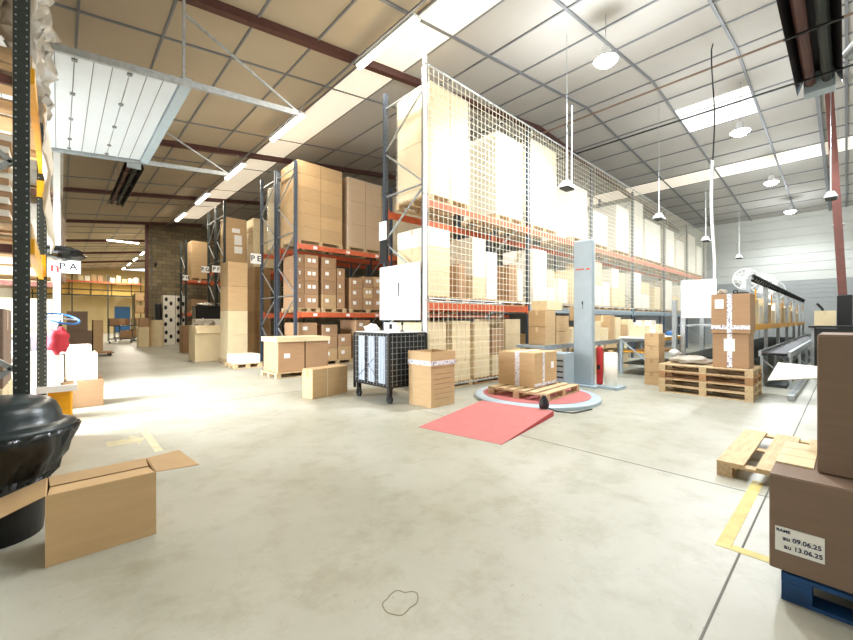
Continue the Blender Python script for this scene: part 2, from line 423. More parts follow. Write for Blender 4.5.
q = MB(); pts = []
for k in range(40):
    a = 2*math.pi*k/40; r = .085+.03*noise.noise(Vector((math.cos(a)*1.5,math.sin(a)*1.5,4))); pts.append((1.32+r*math.cos(a)*1.1,1.62+r*math.sin(a)))
for k in range(40):
    (xa,ya),(xb,yb) = pts[k],pts[(k+1)%40]; q.bar((xa,ya,0),(xb,yb,0),.006,.0025)
tag(q.build('trim_10', mat('stain', rgb(120,116,92), .8)), kind='structure')
# ---------------------------------------------------------------- camera
cam = bpy.data.cameras.new('camera'); co = bpy.data.objects.new('camera', cam); COL.objects.link(co)
cam.sensor_width = 36; cam.lens = 36*393/853; cam.clip_start = .05; cam.clip_end = 300
co.location = (0,0,CAMH); co.rotation_euler = (math.pi/2, 0, -math.atan2(.6832,.7299)); S.camera = co

# ---------------------------------------------------------------- pallet racks
def upright(mb, x, y, z1, w=.10, d=.07):
    """C-shaped perforated post"""
    mb.box(x-w/2, x+w/2, y-d/2, y-d/2+.012, 0, z1)
    mb.box(x-w/2, x-w/2+.012, y-d/2+.012, y+d/2, 0, z1); mb.box(x+w/2-.012, x+w/2, y-d/2+.012, y+d/2, 0, z1)
    mb.box(x-w/2-.02, x+w/2+.02, y-d/2-.02, y+d/2+.02, 0, .012)
def frame(parent, x, y0, y1, z1, m, mb_br, holes=True, dark=None):
    for y in (y0, y1):
        u = MB(); upright(u, x, y, z1); uo = u.build('upright', m, parent)
        if holes:
            h = MB(); z = .15
            sgn = -1 if y == y0 else -1
            while z < z1-.1:
                h.box(x-.052, x-.0501, y-.008, y+.008, z, z+.03); h.box(x-.03, x-.018, y-.0365, y-.0351, z, z+.03); h.box(x+.018, x+.03, y-.0365, y-.0351, z, z+.03); z += .1
            tag(h.build('slots', dark or BLKM, uo), kind='stuff')
    z = .3; k = 0; br = MB()
    while z+1.0 < z1:
        a, b = (y0, y1) if k % 2 == 0 else (y1, y0)
        br.bar((x, a, z), (x, b, z+.95), .035, .03)
        if k % 2 == 1: br.bar((x, y0, z+.98), (x, y1, z+.98), .035, .03)
        z += 1.0; k += 1
    br.build('bracing', mb_br, parent)
def beam(parent, x0, x1, y, z, m, h=.13, name='beam', stickers=0):
    z -= .005
    b = MB().box(x0, x1, y-.02, y+.02, z-h, z).box(x0-.005, x0+.04, y-.04, y-.02, z-h-.04, z+.04).box(x1-.04, x1+.005, y-.04, y-.02, z-h-.04, z+.04)
    o = b.build(name, m, parent)
    if stickers:
        s = MB()
        for k in range(stickers):
            x = x0+(x1-x0)*(k+.5)/stickers; s.box(x-.07, x+.07, y-.023, y-.0201, z-h*.8, z-h*.2)
        s.build('shelf_label', LBL, o)
    return o

# main rack with the net
BX = [5.42, 9.2, 13.05, 16.75, 20.75, 24.6, 28.3]
YM0, YM1 = 5.85, 7.15
rk = thing('pallet_rack', 'long blue and orange pallet rack behind the safety net, centre of the hall', 'pallet rack', (5.42, 5.85, 0))
for x in BX: frame(rk, x, YM0, YM1, 6.62, STEEL, GALV, holes=(x < 14))
for i in range(6):
    for z in (1.86, 3.98):
        for y in (YM0, YM1): beam(rk, BX[i]+.05, BX[i+1]-.05, y, z, GREYP if (i and z < 2) else ORG, .15)
# second row (back to back)
def rack_row(label, y0, y1, xs, z1, group=None, m=STEEL, levels=(1.75, 3.92), st=3, holes=False):
    r = thing('pallet_rack', label, 'pallet rack', (xs[0], y0, 0), 0, group)
    for x in xs: frame(r, x, y0, y1, z1, m, GALV, holes=holes)
    for i in range(len(xs)-1):
        for z in levels:
            for y in (y0, y1): beam(r, xs[i]+.05, xs[i+1]-.05, y, z, ORG, .15, stickers=st if y == y0 else 0)
    return r
rack_row('orange beamed pallet rack stacked with brown cartons, second row behind the netted rack', 11.8, 13.15, [5.42, 9.2, 13.0, 16.8], 6.5, holes=True)
rack_row('pallet rack standing back to back behind the brown carton rack', 13.32, 14.6, [5.42, 9.2, 13.0], 6.6)
rack_row('dark pallet rack beyond the tall carton stacks', 19.3, 20.5, [5.5, 9.3], 6.9, m=STEELD)
rack_row('dark pallet rack sharing the back of the third row', 20.68, 21.9, [5.5, 9.3], 6.9, m=STEELD)
rack_row('farthest dark rack with a yellow brown load near the block wall', 25.75, 27.0, [5.3, 9.1], 6.1, m=STEELD, levels=(1.9, 3.8))

# safety nets, one for each bay
CELL = .14
def net(x0, x1, y, z0, z1, label, group=None):
    t = thing('hanging_safety_net', label, 'net', ((x0+x1)/2, y, z0), 0, group)
    b = MB(); n = round((x1-x0)/CELL); m = round((z1-z0)/CELL); r = .0038
    for i in range(n+1):
        x = x0+(x1-x0)*i/n; b.box(x-r, x+r, y-r, y+r, z0, z1)
    for k in range(m+1):
        z = z0+(z1-z0)*k/m; b.box(x0, x1, y-r, y+r, z-r, z+r)
    b.build('mesh', NET, t)
    MB().tube([(x0,y,z0-.02),(x1,y,z0-.02)], .012, 6).build('lower_cable', GALV, t)
    c = MB().tube([(x0,y,z1+.02),(x1,y,z1+.02)], .014, 6)
    for i in range(0, n+1, 3):
        x = x0+(x1-x0)*i/n; c.torus((x,y,z1+.01), .03, .005, (1,0,0), 8, 4)
    c.build('upper_cable', GALV, t)
names = ['first','second','third','fourth','fifth','sixth']
for i in range(6):
    net(BX[i]-.02 if i else 5.40, BX[i+1]-.07, 5.70, 1.95, 6.58, 'cream safety net over the upper levels of the %s rack bay from the camera' % names[i], 'nets over the upper levels')
net(5.40, 7.9, 5.70, .15, 1.86, 'low cream safety net in front of floor level cartons at the rack end')
t = thing('net_pole', 'thin white pole at the near corner of the netted rack', 'pole', (5.30, 5.70, 0))
MB().box(5.265, 5.33, 5.675, 5.735, .012, 7.15).build('pole', WHT, t); MB().box(5.2, 5.36, 5.64, 5.77, 0, .012).build('foot_plate', WHT, t)
for z in (1.9, 4.0, 6.55): MB().torus((5.30, 5.70, z), .05, .008, (0,0,1), 12, 5).build('ring', GALV, t)

# loads on the top tier : (x0,x1,top,material)
ORD = ['first','second','third','fourth','fifth','sixth','seventh','eighth','ninth','tenth','eleventh','twelfth']
top = [(5.58,6.85,6.45,'wp'),(7.83,9.0,6.15,'w'),(9.4,10.8,6.45,'wp'),(11.75,12.85,5.8,'w'),(13.3,14.45,5.25,'w'),(15.25,16.5,5.85,'w'),(17.1,18.1,6.4,'w'),(18.3,20.4,5.85,'w'),(21.2,22.5,5.9,'w'),(22.9,24.3,5.6,'w'),(25.1,26.5,6.2,'w'),(26.8,28.0,5.8,'w')]
def wrapped_load(x0, x1, y0, y1, z0, z1, label, m, rows=4, colsn=2, group=None, film=True, side=None):
    """cartons strapped into one block under stretch film"""
    t = thing('wrapped_pallet_load', label, 'wrapped load', ((x0+x1)/2, (y0+y1)/2, z0), 0, group)
    b = MB(); dz = (z1-z0)/rows; dx = (x1-x0)/colsn; g = .006
    for r in range(rows):
        for c in range(colsn):
            b.cbox(x0+c*dx+g, x0+(c+1)*dx-g, y0+g, y1-g, z0+r*dz+.002, z0+(r+1)*dz-.006, .012)
    b.box(x0+.03, x1-.03, y0+.03, y1-.03, z0, z1-.02)
    b.build('carton_block', m, t)
    if film:
        f = MB(); nx, nz = 8, 10; e = .015; vs = []
        per = [(x0-e+(x1-x0+2*e)*i/nx, y0-e) for i in range(nx)]+[(x1+e, y0-e+(y1-y0+2*e)*i/nx) for i in range(nx)]+[(x1+e-(x1-x0+2*e)*i/nx, y1+e) for i in range(nx)]+[(x0-e, y1+e-(y1-y0+2*e)*i/nx) for i in range(nx)]
        fs = []; n = len(per); cx, cy = (x0+x1)/2, (y0+y1)/2
        for k in range(nz+1):
            z = z0+(z1+.01-z0)*k/nz
            for (x, y) in per:
                q = 1+.010*(noise.noise(Vector((x*3, y*3, z*4)))+.4)
                vs.append((cx+(x-cx)*q, cy+(y-cy)*q, z))
        for k in range(nz):
            for i in range(n): fs.append((k*n+i, k*n+(i+1)%n, (k+1)*n+(i+1)%n, (k+1)*n+i))
        f.add(vs, fs).build('stretch_film', CLEAR, t, smooth=True)
    return t
for i, (x0, x1, zt, k) in enumerate(top):
    pallet(x0, x1, 5.86, 6.98, 3.98, 'wooden pallet under the %s top tier load behind the net' % ORD[i], 'pallets on the top tier', detail=(i < 2), m=WOOD)
    wrapped_load(x0+.02, x1-.02, 5.88, 6.96, 4.124, zt, '%s pale wrapped load from the near end on the top tier behind the net' % ORD[i], KP if i in (0,2) else KW, rows=4 if i else 2, colsn=1 if i % 2 else 2, group='loads on the top tier', film=(i < 4))
# second tier cartons behind the net : columns (x0,x1,[heights],mats)
T2 = [(5.56,6.22,[.52,.52,.40],'PPW'),(6.50,6.72,[.75],'D'),(6.98,7.46,[.5,.5,.42],'PWW'),(7.50,7.92,[.44,.70],'WW'),(8.42,8.78,[.92],'D'),(8.80,9.06,[.80],'W'),
      (9.55,10.28,[.32,1.15],'WW'),(10.32,10.7,[.45,.5],'WP'),(10.95,11.5,[.75],'W'),(11.9,12.35,[.6,.5],'PP'),(12.4,12.9,[.95],'W'),
      (13.3,14.0,[.7,.8],'WP'),(14.05,14.65,[.85],'W'),(14.9,15.5,[.7,.7],'PW'),(15.55,16.1,[1.3],'P'),(17.1,17.9,[.8,.65],'WW'),(18.0,18.9,[.6,.5],'WP'),
      (19.6,20.4,[1.0],'P'),(21.2,22.2,[.7,.7],'WW'),(22.4,23.4,[.7],'P'),(23.5,24.3,[1.3],'W'),(25,26.2,[.8,.6],'WW'),(26.6,27.9,[1.1],'P')]
MM = {'P':KP,'W':KW,'D':KD,'K':K}
pq = {}
for i in range(6):
    a, b = BX[i]+.1, BX[i+1]-.1
    for j in range(3):
        x0 = a+(b-a)*j/3+.02; x1 = a+(b-a)*(j+1)/3-.02
        pallet(x0, x1, 5.86, 6.98, 1.86, 'pallet on the middle tier, %s bay, %s place from the left' % (names[i], ORD[j]), 'pallets on the middle tier', detail=False, m=WOOD)
lv = ['bottom','second up','third up','fourth up']
for i, (x0, x1, hs, ms) in enumerate(T2):
    z = 2.005
    for k, h in enumerate(hs):
        nm = {'P':'cream','W':'white','D':'brown','K':'tan'}[ms[k]]
        carton(x0, x1, 5.9, 6.9, z, z+h-.004, MM[ms[k]], '%s carton on middle tier behind the net, stack %s from rack end, %s' % (nm, ORD[i] if i < 12 else str(i+1)+'th', lv[k]), 'cartons on the middle tier', TAPEC)
        z += h
# floor level cartons under the first beams
T1 = [(5.58,6.12,[.45,.46,.40],'PPP'),(6.32,6.92,[.46,.46,.42],'PPP'),(7.08,7.62,[.44,.44,.44],'PPP'),(7.75,8.22,[.5,.35,.3],'PDD'),(8.3,8.95,[.48,.5,.4],'PPP'),
      (9.5,10.3,[.5,.45],'PK'),(10.5,11.2,[.7],'P'),(11.6,12.4,[.5,.4],'KP'),(13.4,14.2,[.5,.5],'PK'),(14.4,15.3,[.8],'K'),(15.6,16.4,[.6,.4],'PP')]
for i, (a, b) in enumerate(((5.56,6.98),(7.04,8.98),(9.4,11.3),(11.5,12.8),(13.3,15.4),(15.5,16.6))):
    pallet(a, b, 5.90, 6.98, 0, 'floor pallet %s from the rack end under the netted rack' % ORD[i], 'floor pallets under the netted rack', detail=(i < 2), m=WOODD if i % 2 else WOOD)
for i, (x0, x1, hs, ms) in enumerate(T1):
    z = .145
    for k, h in enumerate(hs):
        nm = {'P':'cream','W':'white','D':'brown','K':'tan'}[ms[k]]
        carton(x0, x1, 5.92, 6.94, z, z+h-.004, MM[ms[k]], '%s carton in floor level stack %s from the netted rack end, %s' % (nm, ORD[i], lv[k]), 'floor level cartons in the netted rack', TAPEC)
        z += h

# second row loads
def block_cartons(xs, ys, z0, hs, m, where, group, stick=0, tape=TAPEC):
    for c in range(len(xs)-1):
        for r in range(len(ys)-1):
            z = z0
            for k, h in enumerate(hs):
                row = ('front' if r == 0 else 'back') if len(ys) > 2 else ''
                side = ('left' if c == 0 else 'right') if len(xs) > 2 else ''
                carton(xs[c]+.004, xs[c+1]-.004, ys[r]+.004, ys[r+1]-.004, z, z+h-.004, m,
                       'carton, %s %s column, %s layer from bottom, %s' % (row, side, ORD[k], where), group, tape, stick if r == 0 else 0)
                z += h
pallet(5.5, 7.12, 11.82, 13.1, 3.92, 'pallet under the tall tan carton tower on the second row', detail=True)
block_cartons([5.5,6.31,7.12], [11.84,12.47,13.1], 4.066, [.42]*6, K, 'tan tower on top of the second row', 'cartons of the tan tower')
pallet(7.3, 8.85, 11.82, 13.1, 3.92, 'pallet under the film wrapped load on the second row', detail=False)
wrapped_load(7.34, 8.83, 11.86, 13.08, 4.066, 6.5, 'tall film wrapped carton load with a brown side on the second row', K, 3, 2)
pallet(9.45, 11.0, 11.82, 13.1, 3.92, 'pallet under the load seen past the netted rack end', detail=False)
wrapped_load(9.5, 10.95, 11.86, 13.08, 4.066, 6.3, 'wrapped load on the second row seen through the netted rack end', KP, 4, 2)
pallet(11.3, 12.8, 11.82, 13.1, 3.92, 'last pallet on the second row top level', detail=False)
wrapped_load(11.35, 12.75, 11.86, 13.08, 4.066, 6.2, 'last wrapped load on the second row top level', K, 4, 2, film=False)
pallet(5.55, 6.9, 13.36, 14.56, 3.92, 'pallet of the film wrapped load behind the tan tower', detail=False)
wrapped_load(5.6, 6.85, 13.4, 14.52, 4.066, 6.3, 'cream film wrapped load behind the tan carton tower', KP, 4, 2)
C2 = [(5.52,5.74,[.44,.44,.42,.40],'DDDD',1),(5.76,6.24,[.44,.44,.42,.42],'DDDD',2),(6.38,6.9,[.46,.46,.42,.36],'KDDD',1),(6.94,7.24,[.5,.48,.40],'DDD',1),(7.30,7.40,[],'',0),(7.46,7.98,[.36,.36,.38],'DDD',1),(8.02,8.42,[.40,.38,.40],'DKD',2),(8.46,9.0,[.42,.42,.36],'DDK',1),(9.5,10.1,[.42,.42,.4],'DDD',1),(10.2,10.9,[.42,.42],'DK',1),(11.1,11.8,[.5,.5],'KK',1),(12,12.8,[.5,.5],'KD',1)]
for j, (a, b) in enumerate(((5.5,6.28),(6.34,7.28),(7.42,9.02),(9.45,10.95),(11.05,12.85))):
    pallet(a, b, 11.82, 13.05, 1.75, 'wooden pallet %s from the left on the middle beams of the second row' % ORD[j], 'pallets on the second row', detail=False)
for i, (x0, x1, hs, ms, st) in enumerate(C2):
    z = 1.896
    for k, h in enumerate(hs):
        carton(x0, x1, 11.88, 12.95, z, z+h-.005, MM[ms[k]], 'brown labelled carton, second row middle shelf, stack %s from left, %s' % (ORD[i], lv[k]), 'labelled cartons on the second row', TAPE, st); z += h
C1 = [(5.56,6.2,[.45,.40,.42],'DDD',1),(6.4,6.95,[.4,.4,.4],'KDD',1),(7.0,7.5,[.45,.42],'KD',1),(7.7,8.3,[.5,.46,.4],'KKD',1),(8.35,9.0,[.46,.46],'KK',1),(9.5,10.4,[.5,.5],'DD',0),(10.6,11.5,[.5,.5],'DK',0)]
for j, (a, b) in enumerate(((5.52,6.24),(6.36,7.54),(7.66,9.04),(9.45,11.55))):
    pallet(a, b, 11.82, 13.05, 0, 'floor pallet %s from the left under the second row' % ORD[j], 'floor pallets of the second row', detail=False)
for i, (x0, x1, hs, ms, st) in enumerate(C1):
    z = .146
    for k, h in enumerate(hs):
        carton(x0, x1, 11.88, 12.95, z, z+h-.005, MM[ms[k]], 'brown carton, second row floor level, stack %s from left, %s' % (ORD[i], lv[k]), 'floor cartons of the second row', TAPE, st); z += h

# third row
pallet(5.56, 6.52, 19.35, 20.4, 3.92, 'pallet under the tall labelled carton on the dark rack', detail=False)
t = carton(5.6, 6.48, 19.4, 20.3, 4.066, 6.22, K, 'tall tan carton with three white labels on the dark rack', None, TAPEC)
MB().box(5.85,6.2,19.394,19.4,5.55,5.75).build('paper_label', LBL, t); MB().box(5.95,6.28,19.394,19.4,5.0,5.45).build('paper_label', LBL, t); MB().box(5.95,6.3,19.394,19.4,4.6,4.92).build('paper_label', LBL, t)
pallet(6.75, 7.9, 19.35, 20.4, 3.92, 'pallet under the second tall load of the dark rack', detail=False)
wrapped_load(6.8, 7.85, 19.4, 20.35, 4.066, 6.4, 'tan carton block right of the tall labelled carton', KP, 4, 1, film=False)
pallet(5.5, 6.6, 25.8, 26.9, 3.8, 'pallet under the yellow brown load by the block wall', detail=False)
wrapped_load(5.6, 6.5, 25.85, 26.85, 3.946, 6.1, 'yellow brown carton block on the farthest rack', K, 3, 1, film=False)
pallet(5.5, 6.6, 25.8, 26.9, 1.9, 'pallet on the middle beam of the farthest rack', detail=False)
carton(5.6, 6.5, 25.9, 26.8, 2.046, 2.7, KD, 'brown carton on the middle beam of the farthest rack')
# hanging rack signs
def sign(txt, x, y, z, w, h, label, m=INKB, face='Y', sz=None, back=None):
    t = thing('rack_sign', label, 'sign', (x, y, z))
    if face == 'Y':
        MB().box(x-w/2, x+w/2, y-.004, y+.004, z, z+h).build('board', back or LBL, t)
        text(txt, sz or h*.75, m, t, (x, y-.006, z+h/2), RX90)
    return t
sign('P E', 5.12, 14.35, 3.50, .36, .36, 'square white sign lettered P E on the second row end')
sign('P F', 5.13, 19.2, 3.62, .34, .30, 'square white sign lettered P F on the dark rack')
sign('P G', 5.02, 20.55, 3.72, .34, .30, 'white sign lettered P G behind the P F sign')
sign('P H', 5.25, 25.6, 3.75, .30, .30, 'white sign lettered P H on the farthest rack')
for z in (3.9,): pass

# ---------------------------------------------------------------- cartons standing in the left aisle
for k in range(4):
    carton(4.22, 4.86, 14.42, 15.3, .146+k*.84, .146+(k+1)*.84-.006, K if k>1 else KP, 'big tan carton, %s layer of the left tall stack in the aisle' % ORD[k], 'left tall stack', TAPEC)
    carton(5.42, 6.08, 15.45, 16.3, .146+k*.84, .146+(k+1)*.84-.006, K, 'brown carton, %s layer of the right tall stack in the aisle' % ORD[k], 'right tall stack', TAPE)
pallet(4.15, 4.9, 14.38, 15.35, 0, 'pallet under the left tall carton stack', detail=False)
pallet(5.38, 6.12, 15.4, 16.35, 0, 'pallet under the right tall carton stack', detail=False)
t = thing('open_carton', 'large cream open carton filled with crumpled paper left of the tall stacks', 'box', (4.0,16.3,0))
q = MB().box(3.55,4.42,15.85,15.87,.02,1.3).box(3.55,4.42,16.78,16.8,.02,1.3).box(3.55,3.57,15.87,16.78,.02,1.3).box(4.4,4.42,15.87,16.78,.02,1.3).box(3.55,4.42,15.85,16.8,0,.02)
q.build('box_body', KP, t); MB().poly([(3.55,15.85,1.3),(4.42,15.85,1.3),(4.40,15.7,1.02),(3.57,15.7,1.02)], .01, (0,-1,.4)).build('flap', KP, t)
MB().blob((3.98,16.3,1.22),(.36,.42,.26), 3, .5).build('paper_filling', FILM, t)
carton(4.12, 4.64, 20.6, 21.3, 0, 1.25, KD, 'narrow brown carton standing beyond the paper filled carton')
t = thing('plastic_crate', 'black plastic crate standing on a white carton by the dark rack', 'crate', (4.6,19.0,1.55))
MB().box(4.2,5.15,18.6,19.3,1.55,1.60).box(4.2,5.15,18.6,18.63,1.6,2.1).box(4.2,5.15,19.27,19.3,1.6,2.1).box(4.2,4.23,18.6,19.3,1.6,2.1).box(5.12,5.15,18.6,19.3,1.6,2.1).box(4.17,5.18,18.57,18.6,2.0,2.1).build('crate_body', BLK, t)
MB().blob((4.65,18.95,2.1),(.35,.25,.15), 5, .5).build('packing_filling', FILM, t)
carton(4.2, 5.15, 18.6, 19.3, 0, 1.545, KW, 'white carton under the black crate by the dark rack', None, TAPEC)

# wrapped pair of cartons with white side, near rack second row
pallet(4.02, 5.55, 9.85, 10.9, 0, 'low pallet under the film wrapped cartons in front of the second row')
carton(4.08, 4.80, 9.9, 10.85, .146, 1.02, KD, 'brown carton, left of the pair on the low pallet', None, TAPE, 1)
carton(4.84, 5.50, 9.9, 10.85, .146, 1.0, KD, 'brown carton, right of the pair on the low pallet', None, TAPE)
t = thing('flat_cardboard', 'wide flat tan lid lying over the pair of brown cartons', 'lid', (4.8,10.4,1.021))
MB().box(4.03,5.54,9.86,10.89,1.022,1.05).build('lid_top', KP, t); MB().box(4.03,5.54,9.86,9.875,.93,1.022).box(4.03,4.045,9.876,10.89,.93,1.022).build('lid_rim', KP, t)
pallet(3.9, 4.75, 12.75, 13.7, 0, 'pallet carrying a flat white carton beside the tall stacks', detail=False)
carton(3.95, 4.7, 12.8, 13.6, .146, .42, KW, 'flat white carton on a pallet beside the tall stacks')
# flat carton on edge
t = carton(3.46, 4.36, 6.98, 7.28, 0, .56, K, 'brown carton standing alone on the floor left of the wire cage', None, TAPE)
MB().box(3.80,3.83,6.974,6.98,0.003,.556).build('strap', TAPEC, t)
t.rotation_euler = (0,0,math.radians(12))

# ---------------------------------------------------------------- wire cage trolley
t = thing('wire_cage_trolley', 'black wire mesh cage trolley with grey striped side on castors', 'trolley', (4.75,6.2,0))
x0,x1,y0,y1,z0,z1 = 4.26,5.15,5.52,6.62,.30,1.25
MB().box(x0,x1,y0,y1,z0,z0+.04).build('base', BLK, t)
MB().box(x0+.02,x1-.02,y0+.03,y0+.045,z0+.04,z1-.03).box(x0+.02,x1-.02,y1-.045,y1-.03,z0+.04,z1-.03).box(x1-.035,x1-.02,y0+.05,y1-.05,z0+.04,z1-.03).box(x0+.02,x0+.03,y0+.05,y1-.05,z0+.04,z1-.03).build('inner_panel', BLK, t)
for k in range(3):
    yy = y0+.12+k*.32
    p = MB().box(x0+.005,x0+.018,yy,yy+.20,z0+.05,z1-.05).build('grey_panel', GRILL, t)
tt = MB()
for a, b in ((.25,.95),(.95,.25)):
    tt.bar((x0+.002,y0+.12+a*.9,z0+.12),(x0+.002,y0+.12+b*.5+.2,z0+.5),.012,.004,(1,0,0))
tt.build('cross_mark', BLK, t)
c = MB()
for (px, py) in ((x0,y0),(x1,y0),(x0,y1),(x1,y1)): c.box(px-.02,px+.02,py-.02,py+.02,z0-.12,z1)
for z in (z0, z1): c.bar((x0,y0,z),(x1,y0,z),.03).bar((x0,y1,z),(x1,y1,z),.03).bar((x0,y0,z),(x0,y1,z),.03).bar((x1,y0,z),(x1,y1,z),.03)
c.build('frame', BLK, t)
g = MB(); r = .003
for k in range(9):
    z = z0+.1+k*.1; g.box(x0-.012,x0-.006,y0,y1,z-r,z+r).box(x0,x1,y0-.012,y0-.006,z-r,z+r)
for k in range(11):
    y = y0+.05+k*.1; g.box(x0-.012,x0-.006,y-r,y+r,z0,z1)
for k in range(10):
    x = x0+.07+k*.1; g.box(x-r,x+r,y0-.012,y0-.006,z0,z1)
g.build('wire_mesh', GALV, t)
for (px, py) in ((x0+.06,y0+.06),(x1-.06,y0+.06),(x0+.06,y1-.06),(x1-.06,y1-.06)):
    ca = MB().box(px-.03,px+.03,py-.04,py+.04,.18,.30).box(px-.035,px-.025,py-.03,py+.03,.07,.2).box(px+.025,px+.035,py-.03,py+.03,.07,.2).build('castor', BLKM, t)
    MB().tube([(px-.022,py,.075),(px+.022,py,.075)], .075, 16).build('wheel', RUB, ca)
tag(MB().box(x0+.02,x1-.02,y0+.02,y1-.02,z1+.016,z1+.03).build('tray_sheet', WHT), 'white sheet lying over the top of the wire cage trolley', 'sheet')
tag(MB().blob((4.42,6.25,z1+.09),(.16,.12,.075), 4, .35).build('folded_cloth', WHT, smooth=True), 'white folded cloth heaped on the wire cage trolley', 'cloth')
t = thing('tape_dispenser', 'dark handled tape tool standing on the wire cage trolley', 'tool', (4.75,5.75,z1+.03))
MB().lathe([(.05,0),(.05,.015),(.012,.03),(.012,.12),(.025,.13),(.025,.17),(.01,.18)], (4.75,5.75,z1+.031), 14).build('tool_body', BLK, t)
t = thing('small_carton', 'small white printed carton on the wire cage trolley beside the cloth', 'box', (4.62,6.0,z1+.03))
MB().cbox(4.58,4.80,5.95,6.10,z1+.031,z1+.20).build('box_body', WHT, t); MB().box(4.60,4.66,5.947,5.95,z1+.08,z1+.17).build('print', BLK, t)

# tall open carton
t = thing('open_carton', 'tall tan open carton with a printed collar beside the wire cage trolley', 'box', (4.9,5.1,0))
x0,x1,y0,y1,h = 4.60,5.18,4.80,5.38,.95
MB().box(x0,x1,y0,y0+.008,.01,h).box(x0,x1,y1-.008,y1,.01,h).box(x0,x0+.008,y0+.008,y1-.008,.01,h).box(x1-.008,x1,y0+.008,y1-.008,.01,h).box(x0,x1,y0,y1,0,.01).build('box_body', K, t)
MB().box(x0-.012,x1+.012,y0-.01,y0-.001,.70,h+.005).box(x0-.012,x0-.001,y0,y1+.01,.70,h+.005).build('collar', K, t)
MB().box(x0-.014,x1+.014,y0-.012,y0-.0105,.72,.80).box(x0-.015,x0-.0125,y0,y1+.01,.72,.80).build('printed_tape', TAPEP, t)
p = MB()
for k in range(6): p.box(x0+.08,x1-.1+(k%2)*.04,y0-.002,y0-.0005,.14+k*.085,.146+k*.085)
p.build('printed_lines', KT, t)

# white boards hung on the rack end
t = thing('hanging_notice_board', 'wide white board with papers hung on the netted rack end', 'board', (5.33,6.5,1.55))
MB().box(5.31,5.33,5.86,7.22,1.5,2.68).build('board', WHT, t)
MB().box(5.305,5.31,6.05,6.45,1.95,2.5).box(5.305,5.31,6.6,6.95,1.8,2.45).build('paper', LBL, t)
MB().box(5.30,5.305,6.52,6.55,2.0,2.3).build('black_mark', INKB, t)
t = thing('rack_label', 'dark level sign with white header on the rear post of the netted rack', 'sign', (5.36,7.15,2.75))
MB().box(5.34,5.36,7.02,7.26,2.78,3.3).build('lower_panel', BLK, t); MB().box(5.335,5.36,7.02,7.28,3.3,3.72).build('header', LBL, t)

# ---------------------------------------------------------------- turntable wrapper
RAa = math.radians(9)
t = thing('stretch_wrap_turntable', 'low round red topped turntable with grey rim and boxed pallet', 'turntable', (6.75,4.12,0))
MB().lathe([(1.17,0),(1.17,.055),(1.14,.075),(1.02,.078)], (6.75,4.12,0), 56).build('rim', GREYP, t)
MB().lathe([(1.0,.07),(1.0,.086),(.98,.088)], (6.75,4.12,0), 56).build('disc', RAMP, t)
rp = thing('loading_ramp', 'flat red loading ramp leading up to the turntable', 'ramp', (3.78,3.46,0), math.radians(9.5))
mb = MB(); L_, W_ = 1.78, .64
vs = [(0,-W_,.004),(0,W_,.004),(L_,W_,.085),(L_,-W_,.085),(0,-W_,0),(0,W_,0),(L_,W_,.07),(L_,-W_,.07)]
mb.add(vs, [(0,3,2,1),(4,5,6,7),(0,4,7,3),(1,2,6,5),(0,1,5,4),(3,7,6,2)]).build('ramp_plate', RAMP, rp, world=False)
MB().add([(.25,-W_,0),(L_,-W_,0),(L_,-W_,.07),(.25,-W_,.014),(.25,-W_+.02,0),(L_,-W_+.02,0),(L_,-W_+.02,.07),(.25,-W_+.02,.014)], [(0,1,2,3),(7,6,5,4),(0,4,5,1),(3,2,6,7),(1,5,6,2),(0,3,7,4)]).build('side_rib', RED, rp, world=False)
pallet(6.06, 7.46, 3.55, 4.75, .088, 'open slatted pallet lying on the red turntable', m=WOOD, along='X', n=6, rz=math.radians(4))
t = carton(6.45, 7.33, 3.98, 4.78, .234, .88, K, 'big brown carton with printed tape on the turntable pallet', None, None)
MB().box(6.447,7.333,4.33,4.43,.88,.883).box(6.446,6.449,4.30,4.40,.236,.88).build('printed_tape', TAPEP, t)
MB().box(6.75,6.83,3.976,3.979,.236,.88).build('printed_tape', TAPEP, t)
MB().box(6.449,7.32,3.974,3.9785,.245,.30).build('printed_tape', TAPEP, t)
MB().box(7.08,7.2,3.975,3.979,.55,.68).build('shipping_label', LBL, t)
t.rotation_euler = (0,0,math.radians(2))
t = thing('floor_sensor', 'small black sensor head on the turntable rim', 'sensor', (5.78,3.45,0))
MB().lathe([(.07,.0),(.08,.06),(.06,.14),(.03,.2),(.0,.21)], (5.66,3.3,0.09), 16).build('sensor_head', BLK, t)
MB().tube([(5.66,3.3,.12),(5.8,3.15,.04),(6.0,2.98,.015),(6.5,2.9,.012)], .01, 6).build('cable', BLK, t)
t = thing('wrapper_mast', 'tall pale grey column of the wrapping machine beside the turntable', 'machine column', (8.85,4.06,0))
MB().cbox(8.62,8.76,3.84,4.28,.05,3.3,.02).build('column', GREYP, t)
MB().box(8.5,8.95,3.72,4.4,0,.05).build('base_plate', GREYP, t)
MB().box(8.612,8.62,3.90,3.97,2.62,2.66).box(8.612,8.62,4.03,4.22,2.63,2.66).build('orange_mark', ORG, t)
MB().box(8.612,8.62,4.05,4.08,1.85,1.92).box(8.612,8.62,4.05,4.06,1.75,1.85).build('arrow_mark', STEELD, t)
t = thing('film_carriage', 'slim red film carriage standing right of the grey machine column', 'machine part', (9.0,3.7,0))
MB().cbox(8.80,8.92,3.72,3.84,.06,.9,.03).build('carriage_body', RED, t); MB().box(8.62,9.1,3.3,3.715,0,.06).build('foot', GREYP, t)
MB().box(8.792,8.80,3.75,3.81,.4,.5).build('black_knob', BLK, t)
t = thing('film_roll', 'white stretch film roll standing beside the grey machine column', 'film roll', (9.05,3.46,.06))
